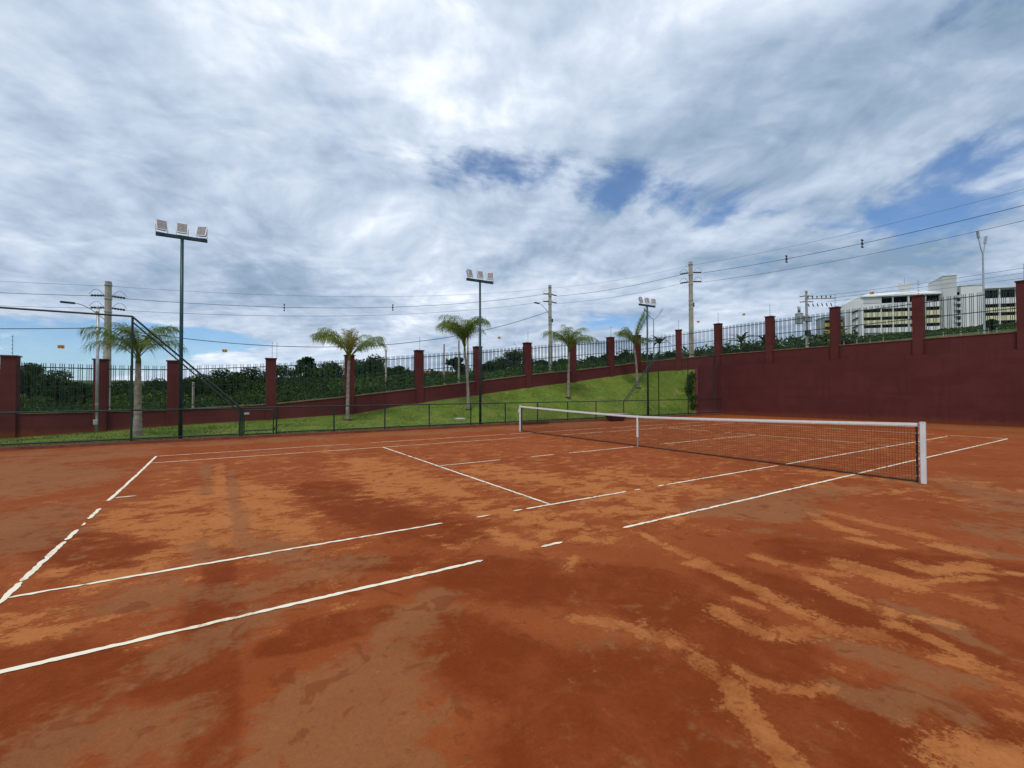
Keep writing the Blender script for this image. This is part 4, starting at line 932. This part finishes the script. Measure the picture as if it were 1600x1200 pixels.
# ------------------------------------------------------------------ office building on the hill
BO = Vector((203.47, 67.31, 0)); BE = Vector((.67815, -.73493, 0)); BV = Vector((.73493, .67815, 0))
def bp(u, v, z): return tuple(BO + BE * u + BV * v + Vector((0, 0, z)))
def bbox(m, u0, u1, v0, v1, z0, z1):
    return m.hexa([bp(u0, v0, z0), bp(u1, v0, z0), bp(u1, v1, z0), bp(u0, v1, z0), bp(u0, v0, z1), bp(u1, v0, z1), bp(u1, v1, z1), bp(u0, v1, z1)])
bd = thing('office_building', bp(25, 0, 24.4), 'large white five-storey building with yellow bands on the hill', 'building')
bbox(MB(), .0, 29.5, .8, 16, 20, 38.8).build('wall', M['bgrey'], bd)
bbox(MB(), 39.2, 58, .8, 16, 20, 39.9).build('wall', M['bgrey'], bd)
FL = [(24.6, 26.45, 'bwhite'), (27.75, 29.55, 'byellow'), (30.85, 32.65, 'byellow'), (34.05, 36.15, 'bwhite')]
secs = [(1.0, 6.9), (7.15, 10.9), (11.15, 15.9), (16.5, 21.6), (21.9, 26.9), (39.4, 44.6), (44.9, 49.6), (49.9, 57.8)]
for i, (u0, u1) in enumerate(secs):
    for z0, z1, mt in FL:
        bbox(MB(), u0, u1, .0, .795, z0, z1).build('spandrel', M[mt], bd)
    tops = [(26.45, 27.75), (29.55, 30.85), (32.65, 34.05)]
    if i > 0: tops.append((36.15, 38.5 if i < 5 else 39.3))
    for z0, z1 in tops:
        nwin = max(2, int((u1 - u0) / 1.6)); w = (u1 - u0) / nwin
        for k in range(nwin):
            f = MB(); a, b = u0 + k * w, u0 + (k + 1) * w
            bbox(f, a + .01, a + .07, .5, .79, z0 + .006, z1 - .006); bbox(f, b - .07, b - .01, .5, .79, z0 + .006, z1 - .006)
            fo = f.build('window', M['dark'], bd)
            bbox(MB(), a + .072, b - .072, .6, .7, z0 + .006, z1 - .006).build('pane', M['bglass'], fo)
for u in (.0, 6.92, 10.92, 15.95, 21.65, 26.92): bbox(MB(), u + (.01 if u else 0), u + (.21 if u != .0 else .98) + (.3 if 15 < u < 16 else 0), -.15, .796, 20, 38.8).build('pilaster', M['bwhite'], bd)
for u in (44.65, 49.65): bbox(MB(), u, u + .22, -.15, .796, 20, 39.6).build('pilaster', M['bwhite'], bd)
bbox(MB(), .99, 6.91, -.05, .797, 36.302, 38.8).build('blank_panel', M['bgrey'], bd)
m = MB(); bbox(m, -.2, 29.4, -.6, 16.4, 38.802, 39.3)
m.add([bp(.4, -.6, 39.3), bp(29.4, -.6, 39.3), bp(29.4, 8, 42.0), bp(6, 8, 41.6), bp(29.4, 16.4, 39.3), bp(-.2, 16.4, 39.3)], [(0, 1, 2, 3), (3, 2, 4, 5), (0, 3, 5), (1, 4, 2)])
rf = m.build('roof', M['roof'], bd)
m = MB(); bbox(m, 39.0, 58.4, -.3, 16.4, 39.902, 40.4); m.build('roof', M['roof'], bd)
# stair block at the left corner, with a sloping head
m = MB(); m.hexa([bp(-4.4, 2.5, 18), bp(-.02, -.6, 18), bp(-.02, 9, 18), bp(-4.4, 9, 18), bp(-4.4, 2.5, 37.0), bp(-.02, -.6, 39.5), bp(-.02, 9, 39.5), bp(-4.4, 9, 37.0)])
sb = m.build('stair_block', M['bwhite'], bd)
m = MB()
for k in range(4):
    z = 23.5 + 3.1 * k; m.hexa([bp(-2.6, .72, z), bp(-.9, -.48, z + .9), bp(-.9, .2, z + .9), bp(-2.6, .9, z), bp(-2.6, .72, z + .5), bp(-.9, -.48, z + 1.4), bp(-.9, .2, z + 1.4), bp(-2.6, .9, z + .5)])
m.build('stair_slot', M['dark'], sb)
# lift tower and blank white block
TWP = [(26.7, -1.2, 45.3), (31.0, -1.2, 45.3), (31.0, 6, 45.3), (25.3, 5, 43.8)]
m = MB(); m.hexa([bp(u, v, 20) for u, v, z in TWP] + [bp(*q) for q in TWP]); tw = m.build('lift_tower', M['bgrey'], bd)
TWR = [(26.55, -1.4, 45.32), (31.2, -1.4, 45.32), (31.2, 6.2, 45.32), (25.1, 5.1, 43.82)]
MB().hexa([bp(*q) for q in TWR] + [bp(u, v, z + .3) for u, v, z in TWR]).build('roof', M['roof'], tw)
bbox(MB(), 32.0, 39.15, -1.6, 12, 20, 41.1).build('blank_block', M['bwhite'], bd)
bbox(MB(), 31.8, 39.3, -1.8, 12.2, 41.1, 41.35).build('parapet', M['bwhite'], bd)
for k in range(6):
    z = 25.0 + 2.35 * k
    b = bbox(MB(), 29.9, 31.9, -1.9, -1.22, z, z + .9).build('balcony', M['bgrey'], bd)
    bbox(MB(), 31.02, 31.98, -.9, -.2, z + .92, z + 2.2).build('window', M['bglass'], b)
bbox(MB(), 31.002, 31.998, -.15, 10, 20, 40.5).build('recess_wall', M['bgrey'], bd)
m = MB(); a = bp(17.9, 6, 40.5); m.bar(a, (a[0], a[1], 47.2), .10, 6); an = m.build('antenna_mast', M['galv'], bd)
m = MB(); c = Vector(bp(17.9, 5.8, 43.4))
m.add([c + BE * -2.4 + Vector((0, 0, 1.9)), c + BE * -2.4 + Vector((0, 0, -.6)), c + Vector((0, 0, -2.4)), c + BE * 2.4 + Vector((0, 0, -.6)), c + BE * 2.4 + Vector((0, 0, 1.9)), c + Vector((0, 0, .9))] +
      [q + BV * .12 for q in (c + BE * -2.4 + Vector((0, 0, 1.9)), c + BE * -2.4 + Vector((0, 0, -.6)), c + Vector((0, 0, -2.4)), c + BE * 2.4 + Vector((0, 0, -.6)), c + BE * 2.4 + Vector((0, 0, 1.9)), c + Vector((0, 0, .9)))],
      [(0, 1, 2, 5), (5, 2, 3, 4), (6, 11, 8, 7), (11, 10, 9, 8)] + [(i, (i + 1) % 6, (i + 1) % 6 + 6, i + 6)[::-1] for i in range(6)])
m.build('antenna_panel', M['bgrey'], an)
# lower ochre annexe at the left
ox = thing('annexe_building', bp(-10, 3, 24), 'low dark building with ochre panels left of the white one', 'building')
bbox(MB(), -11.5, -5.2, 3, 12, 18, 32.0).build('wall', M['bgrey'], ox)
for z0 in (22.2, 25.2, 28.0):
    w = bbox(MB(), -11.4, -5.3, 2.6, 2.995, z0 + 1.5, z0 + 2.7).build('window', M['dark'], ox); bbox(MB(), -11.3, -5.4, 2.5, 2.598, z0 + 1.6, z0 + 2.6).build('pane', M['bglass'], w)
    bbox(MB(), -11.4, -5.3, 2.4, 2.994, z0, z0 + 1.496).build('spandrel', M['oyellow'], ox)
bbox(MB(), -11.9, -5.0, 2.4, 12.3, 32.0, 32.4).build('roof', M['roof'], ox)
# short white posts on the slope below the building
for i, (px2, t_) in enumerate(((1320, 62), (1340, 62), (1361, 62), (1381, 62), (1475, 52), (1503, 52), (1530, 52), (1546, 52), (1559, 52))):
    x, y = cam_at(px2, t_); z0 = ground_z(x, y); t = thing('fence_post', (x, y, z0), 'short pale post on the slope below the white building, ' + ['leftmost', 'second from left', 'third from left', 'fourth from left', 'fifth from left', 'fifth from right', 'fourth from right', 'third from right', 'second from right', 'rightmost'][i] + ' of the row', 'post', 'short pale posts lined up on the slope')
    MB().tube([(x, y, z0 - .3), (x, y, z0 + 1.9)], .07, 6).build('shaft', M['conc'], t)
    MB().tube([(x, y, z0 + 1.9), (x, y, z0 + 1.96)], [.09, .04], 6).build('post_cap', M['conc'], t)

# ------------------------------------------------------------------ far houses
def house(px2, t_, w, dp, h, ang, wallm, label, ybase=None):
    x, y = cam_at(px2, t_); z0 = ground_z(x, y) if ybase is None else ybase; t = thing('house', (x, y, z0), label, 'house', 'small houses far beyond the wall')
    ux = Vector((math.cos(ang), math.sin(ang), 0)); uy = Vector((-ux.y, ux.x, 0)); c = Vector((x, y, z0)); uz = Vector((0, 0, 1))
    MB().obox(c + uz * (h / 2 - 1.5), ux, uy, uz, w / 2, dp / 2, h / 2 + 1.5).build('wall', M[wallm], t)
    q = lambda a, b, z: c + ux * a + uy * b + uz * z
    e = .5; W, Dp = w / 2 + e, dp / 2 + e
    MB().add([q(-W, -Dp, h), q(W, -Dp, h), q(W, Dp, h), q(-W, Dp, h), q(-W, 0, h + dp * .28), q(W, 0, h + dp * .28)], [(0, 1, 5, 4), (2, 3, 4, 5), (0, 4, 3), (1, 2, 5), (0, 3, 2, 1)]).build('roof', M['terra'], t)
    for k in (-.28, .28):
        f = MB().obox(q(k * w, -dp / 2 - .03, h * .55), ux, uy, uz, .75, .06, .65).build('window', M['bwhite'], t)
        MB().obox(q(k * w, -dp / 2 - .10, h * .55), ux, uy, uz, .6, .02, .5).build('pane', M['bglass'], f)
    MB().obox(q(0, -dp / 2 - .03, h * .36), ux, uy, uz, .5, .06, h * .36).build('door', M['bark'], t)
a0 = VR
house(607, 130, 6, 5, 2.9, a0 + .2, 'byellow', 'small yellow-walled house left of the mop-headed palm, beside big round tree')
house(622, 150, 8, 5, 2.6, a0 - .3, 'bwhite', 'low pale house right of the yellow-walled house')
house(664, 230, 10, 7, 3.2, a0 + .3, 'bwhite', 'far white house with terracotta roof just right of a wall pillar')
house(677, 250, 9, 7, 3.2, a0 - .4, 'bgrey', 'far grey house with terracotta roof between pale posts')
house(700, 260, 10, 7, 3.4, a0 + .1, 'bwhite', 'far white house seen between the two pale posts')
house(740, 270, 12, 8, 3.6, a0 - .2, 'bwhite', 'far white house under the middle floodlight mast')

# ------------------------------------------------------------------ trees and undergrowth beyond the wall
def leaf_cloud(m, c, rx, ry, rz, n, size, shell=.55):
    for _ in range(n):
        v = Vector((random.gauss(0, 1), random.gauss(0, 1), random.gauss(0, 1))).normalized() * (shell + (1 - shell) * random.random())
        p = Vector((c[0] + v.x * rx, c[1] + v.y * ry, c[2] + v.z * rz))
        a = Vector((random.gauss(0, 1), random.gauss(0, 1), random.gauss(0, .6))).normalized(); b = a.cross(Vector((random.gauss(0, 1), random.gauss(0, 1), random.gauss(0, 1)))).normalized()
        s = size * random.uniform(.6, 1.3)
        m.add([p - a * s, p - b * s * .5, p + a * s, p + b * s * .5], [(0, 1, 2, 3)])
def tree(px2, top_y, wpx, t_, label, mt='leaf', flat=.55, n=6500, clumps=11, trunkfrac=.45):
    x, y = cam_at(px2, t_); z0 = ground_z(x, y) - .2
    zt = CAM.z + (613 - top_y) / 705.41 * t_; R = wpx * 1.22 / 705.41 * t_ / 2; H = zt - z0
    t = thing('tree', (x, y, z0), label, 'tree', 'trees growing beyond the wall')
    sd_ = random.Random(int(px2 * 7 + top_y)); Rz = min(R * flat * 1.25, H * .42); zc_ = zt - Rz
    cl = []
    for i in range(clumps):
        a = sd_.uniform(0, 6.28); q = R * .72 * math.sqrt(sd_.random()); dz_ = sd_.uniform(-.75, .62) * Rz * (1 - .55 * (q / R) ** 2)
        cl.append((x + q * math.cos(a), y + q * math.sin(a), zc_ + dz_, R * sd_.uniform(.26, .44)))
    cl.append((x, y, zt - Rz * .42, R * .42))
    m = MB(); ft = z0 + (zc_ - z0) * .62
    m.tube([(x, y, z0 - .3), (x + .05 * R, y, (z0 + ft) / 2), (x, y, ft)], [.05 * H, .036 * H, .03 * H], 7)
    for c in cl:
        mid = ((x + c[0]) / 2 + sd_.uniform(-.2, .2), (y + c[1]) / 2, (ft + c[2]) / 2 + .1 * H)
        m.tube([(x, y, ft - .03 * H), mid, c[:3]], [.018 * H, .012 * H, .005 * H], 5)
    m.build('trunk', M['bark'], t)
    m = MB()
    tot = sum(c[3] ** 2 for c in cl); size = max(.0023 * t_, .12)
    for c in cl: leaf_cloud(m, c[:3], c[3], c[3], c[3] * .62, int(n * c[3] ** 2 / tot), size, .35)
    m.build('crown', M[mt], t, kind='stuff')
TREES = [
 (18, 566, 60, 44, 'dark leafy tree behind the leftmost wall pillar', 'leaf2', .7), (48, 563, 58, 48, 'umbrella-crowned tree just right of the leftmost wall pillar', 'leaf', .6), (92, 577, 74, 46, 'flat-topped tree with thin branches left of the grey camera pole', 'leaf', .38),
 (120, 592, 60, 62, 'low dark tree behind flat-topped one, left of camera pole', 'leaf', .6), (190, 590, 64, 60, 'round dark tree between camera pole and thick-trunked palm', 'leaf', .6), (245, 588, 66, 66, 'dark tree behind the right side of thick-trunked palm', 'leaf', .6),
 (300, 584, 62, 62, 'dark tree directly right of the tallest floodlight mast', 'leaf', .62), (345, 572, 66, 70, 'bushy dark tree above the sloping fence brace', 'leaf', .62), (392, 569, 60, 78, 'dark round tree left of the pillar with double rods', 'leaf', .62),
 (440, 567, 58, 82, 'dark tree right of the pillar with double rods', 'leaf', .6), (481, 553, 38, 84, 'taller slim tree poking above the wood left of yellow-hearted palm', 'leaf', .75), (516, 563, 66, 86, 'broad dark tree left of the yellow-hearted palm', 'leaf', .6),
 (556, 560, 64, 88, 'dark tree behind the yellow-hearted palm', 'leaf', .6), (588, 554, 76, 80, 'big domed tree right of the yellow-hearted palm', 'leaf', .85), (624, 570, 40, 78, 'lower shoulder tree at the right edge of the domed tree', 'leaf', .8),
 (637, 577, 22, 150, 'small far tree left of a rose-brown wall pillar', 'leaf', .6), (653, 582, 26, 160, 'small far tree behind the pillar right of the domed tree', 'leaf', .6), (684, 580, 20, 170, 'small far tree among the far houses', 'leaf', .6),
 (716, 554, 34, 62, 'dark tree behind the mop-headed palm trunk', 'leaf', .9), (768, 566, 44, 90, 'round tree right of the middle floodlight mast', 'leaf', .75), (806, 549, 62, 78, 'large grey-green tree over the railing right of the middle floodlight mast', 'leaf2', .9),
 (846, 564, 34, 84, 'tree left of the middle utility pole', 'leaf', .8), (880, 563, 40, 84, 'tree behind the broad palm', 'leaf', .7), (925, 560, 44, 80, 'low tree right of the broad palm', 'leaf', .6), (952, 553, 30, 66, 'dense round tree left of a pillar by the windswept palm', 'leaf', .9),
 (976, 552, 36, 70, 'bushy tree left of the windswept palm', 'leaf', .6), (1012, 556, 32, 70, 'bushy tree behind the smallest floodlight mast', 'leaf', .6), (1046, 550, 26, 66, 'bush-like tree right of the small far palm', 'leaf', .7),
 (1090, 553, 50, 60, 'low bushy tree behind the tallest utility pole', 'leaf2', .5), (1133, 546, 40, 62, 'low bushy tree right of the tallest utility pole', 'leaf2', .55), (1170, 541, 44, 66, 'bushy tree among the palms over the tall wall', 'leaf2', .55),
 (1215, 543, 44, 70, 'low tree left of the transformer pole', 'leaf2', .5), (1275, 541, 50, 80, 'low far tree right of the transformer pole', 'leaf2', .45), (1310, 531, 26, 90, 'small tree just left of the annexe building', 'leaf2', .6),
 (1551, 500, 15, 100, 'small round tree on the slope in front of the white building', 'leaf', .9)]
for q in TREES: tree(q[0], q[1], q[2], q[3], q[4], q[5], q[6])
def far_palm(px2, top_y, t_, spread, label):
    x, y = cam_at(px2, t_); z0 = ground_z(x, y); zt = CAM.z + (613 - top_y) / 705.41 * t_ ; R = spread / 705.41 * t_ / 2
    t = thing('banana_palm', (x, y, z0), label, 'palm tree', 'broad-leaved palms beyond the wall')
    MB().tube([(x, y, z0 - .2), (x + .1, y, zt - R * .7)], [.16, .11], 7).build('trunk', M['bark'], t)
    for i in range(11):
        a = i * 6.283 / 11 + random.uniform(-.2, .2); e0 = random.uniform(.3, 1.25); m = MB(); vs = []; fs = []; p = Vector((x + .1, y, zt - R * .7)); N = 7
        side = Vector((-math.sin(a), math.cos(a), 0))
        for k in range(N + 1):
            s = k / N; ee = e0 - 1.5 * s ** 1.4; dv = Vector((math.cos(a) * math.cos(ee), math.sin(a) * math.cos(ee), math.sin(ee)))
            w = R * .24 * math.sin(math.pi * (.1 + .88 * s)) * (1 if k % 2 else .8); up = Vector((0, 0, .3 * w)); vs += [p - side * w + up, p, p + side * w + up]; p = p + dv * (R * 1.9 / N)
        for k in range(N):
            for j in (0, 1): fs.append((3 * k + j, 3 * k + j + 1, 3 * k + 4 + j, 3 * k + 3 + j))
        m.add(vs, fs); m.build('frond', M['leaf2'], t)
far_palm(1030, 530, 66, 25, 'small far palm right of the smallest floodlight mast'); far_palm(1158, 528, 60, 27, 'far palm between the first two pillars of the tall wall')
far_palm(1196, 530, 62, 26, 'far palm hidden partly by the second pillar of tall wall'); far_palm(1288, 530, 80, 22, 'far palm left of the annexe building'); far_palm(699, 563, 70, 14, 'tiny far palm left of the mop-headed palm'); far_palm(978, 548, 64, 20, 'far palm left of the windswept palm trunk')
# undergrowth: bushes nobody could count
m = MB()
def bush_band(n, lat0, lat1, t0, t1, hmax, size):
    for _ in range(n):
        t_ = t0 + (t1 - t0) * random.random() ** 1.3; px2 = random.uniform(lat0, lat1); x, y = cam_at(px2, t_)
        if x < 19.9 and y < 16.6: continue
        if y < 16.6 and x < 21.3: continue
        z0 = ground_z(x, y); bump = .5 + .5 * math.sin(x * .55 + 1.3 * math.sin(y * .4)) * math.cos(y * .47 + x * .13)
        z = z0 + hmax * (.3 + .7 * bump) * random.random() ** .45
        a = Vector((random.gauss(0, 1), random.gauss(0, 1), random.gauss(0, .7))).normalized(); b = a.cross(Vector((random.gauss(0, 1), random.gauss(0, 1), random.gauss(0, 1)))).normalized()
        s = size * random.uniform(.6, 1.4) * (t_ / 45)
        p = Vector((x, y, z)); m.add([p - a * s, p - b * s * .45, p + a * s, p + b * s * .45], [(0, 1, 2, 3)])
bush_band(52000, -120, 640, 34, 82, 2.9, .15)
bush_band(14000, 640, 1010, 34, 90, 1.5, .15)
bush_band(16000, 1000, 1320, 46, 80, 1.15, .13)
bush_band(30000, 250, 600, 80, 120, 6.6, .12)
bush_band(16000, -120, 250, 82, 120, 6.0, .13)
bush_band(5000, 1330, 1640, 110, 150, 1.1, .14)
bush_band(9000, 560, 1340, 120, 330, 4.0, .22)
m.build('undergrowth', M['bushleaf'], None, kind='stuff')
# dark shrub where the bank meets the wing wall
t = thing('shrub', (17.6, 10.9, 1.6), 'dark leafy shrub in the corner of grass bank beside the angled wall', 'shrub')
m = MB()
for k in range(7): m.bar((17.75 - .05 * k, 11.0, 1.4 + .1 * k), (17.5 + .12 * k - .3, 10.75 + .05 * k, 2.0 + .12 * k), .015, 5)
m.build('stem', M['bark'], t)
m = MB()
for c, r_, n_ in (((17.75, 10.95, 2.25), .5, 420), ((17.45, 10.8, 1.85), .45, 380), ((17.2, 10.6, 1.5), .4, 300), ((18.0, 11.1, 2.7), .4, 300), ((16.95, 10.25, 1.1), .42, 320), ((16.65, 10.0, .6), .36, 260), ((17.3, 10.9, 1.6), .5, 380)): leaf_cloud(m, c, r_, r_ * .8, r_, n_, .06, .3)
m.build('foliage', M['leaf'], t, kind='stuff')
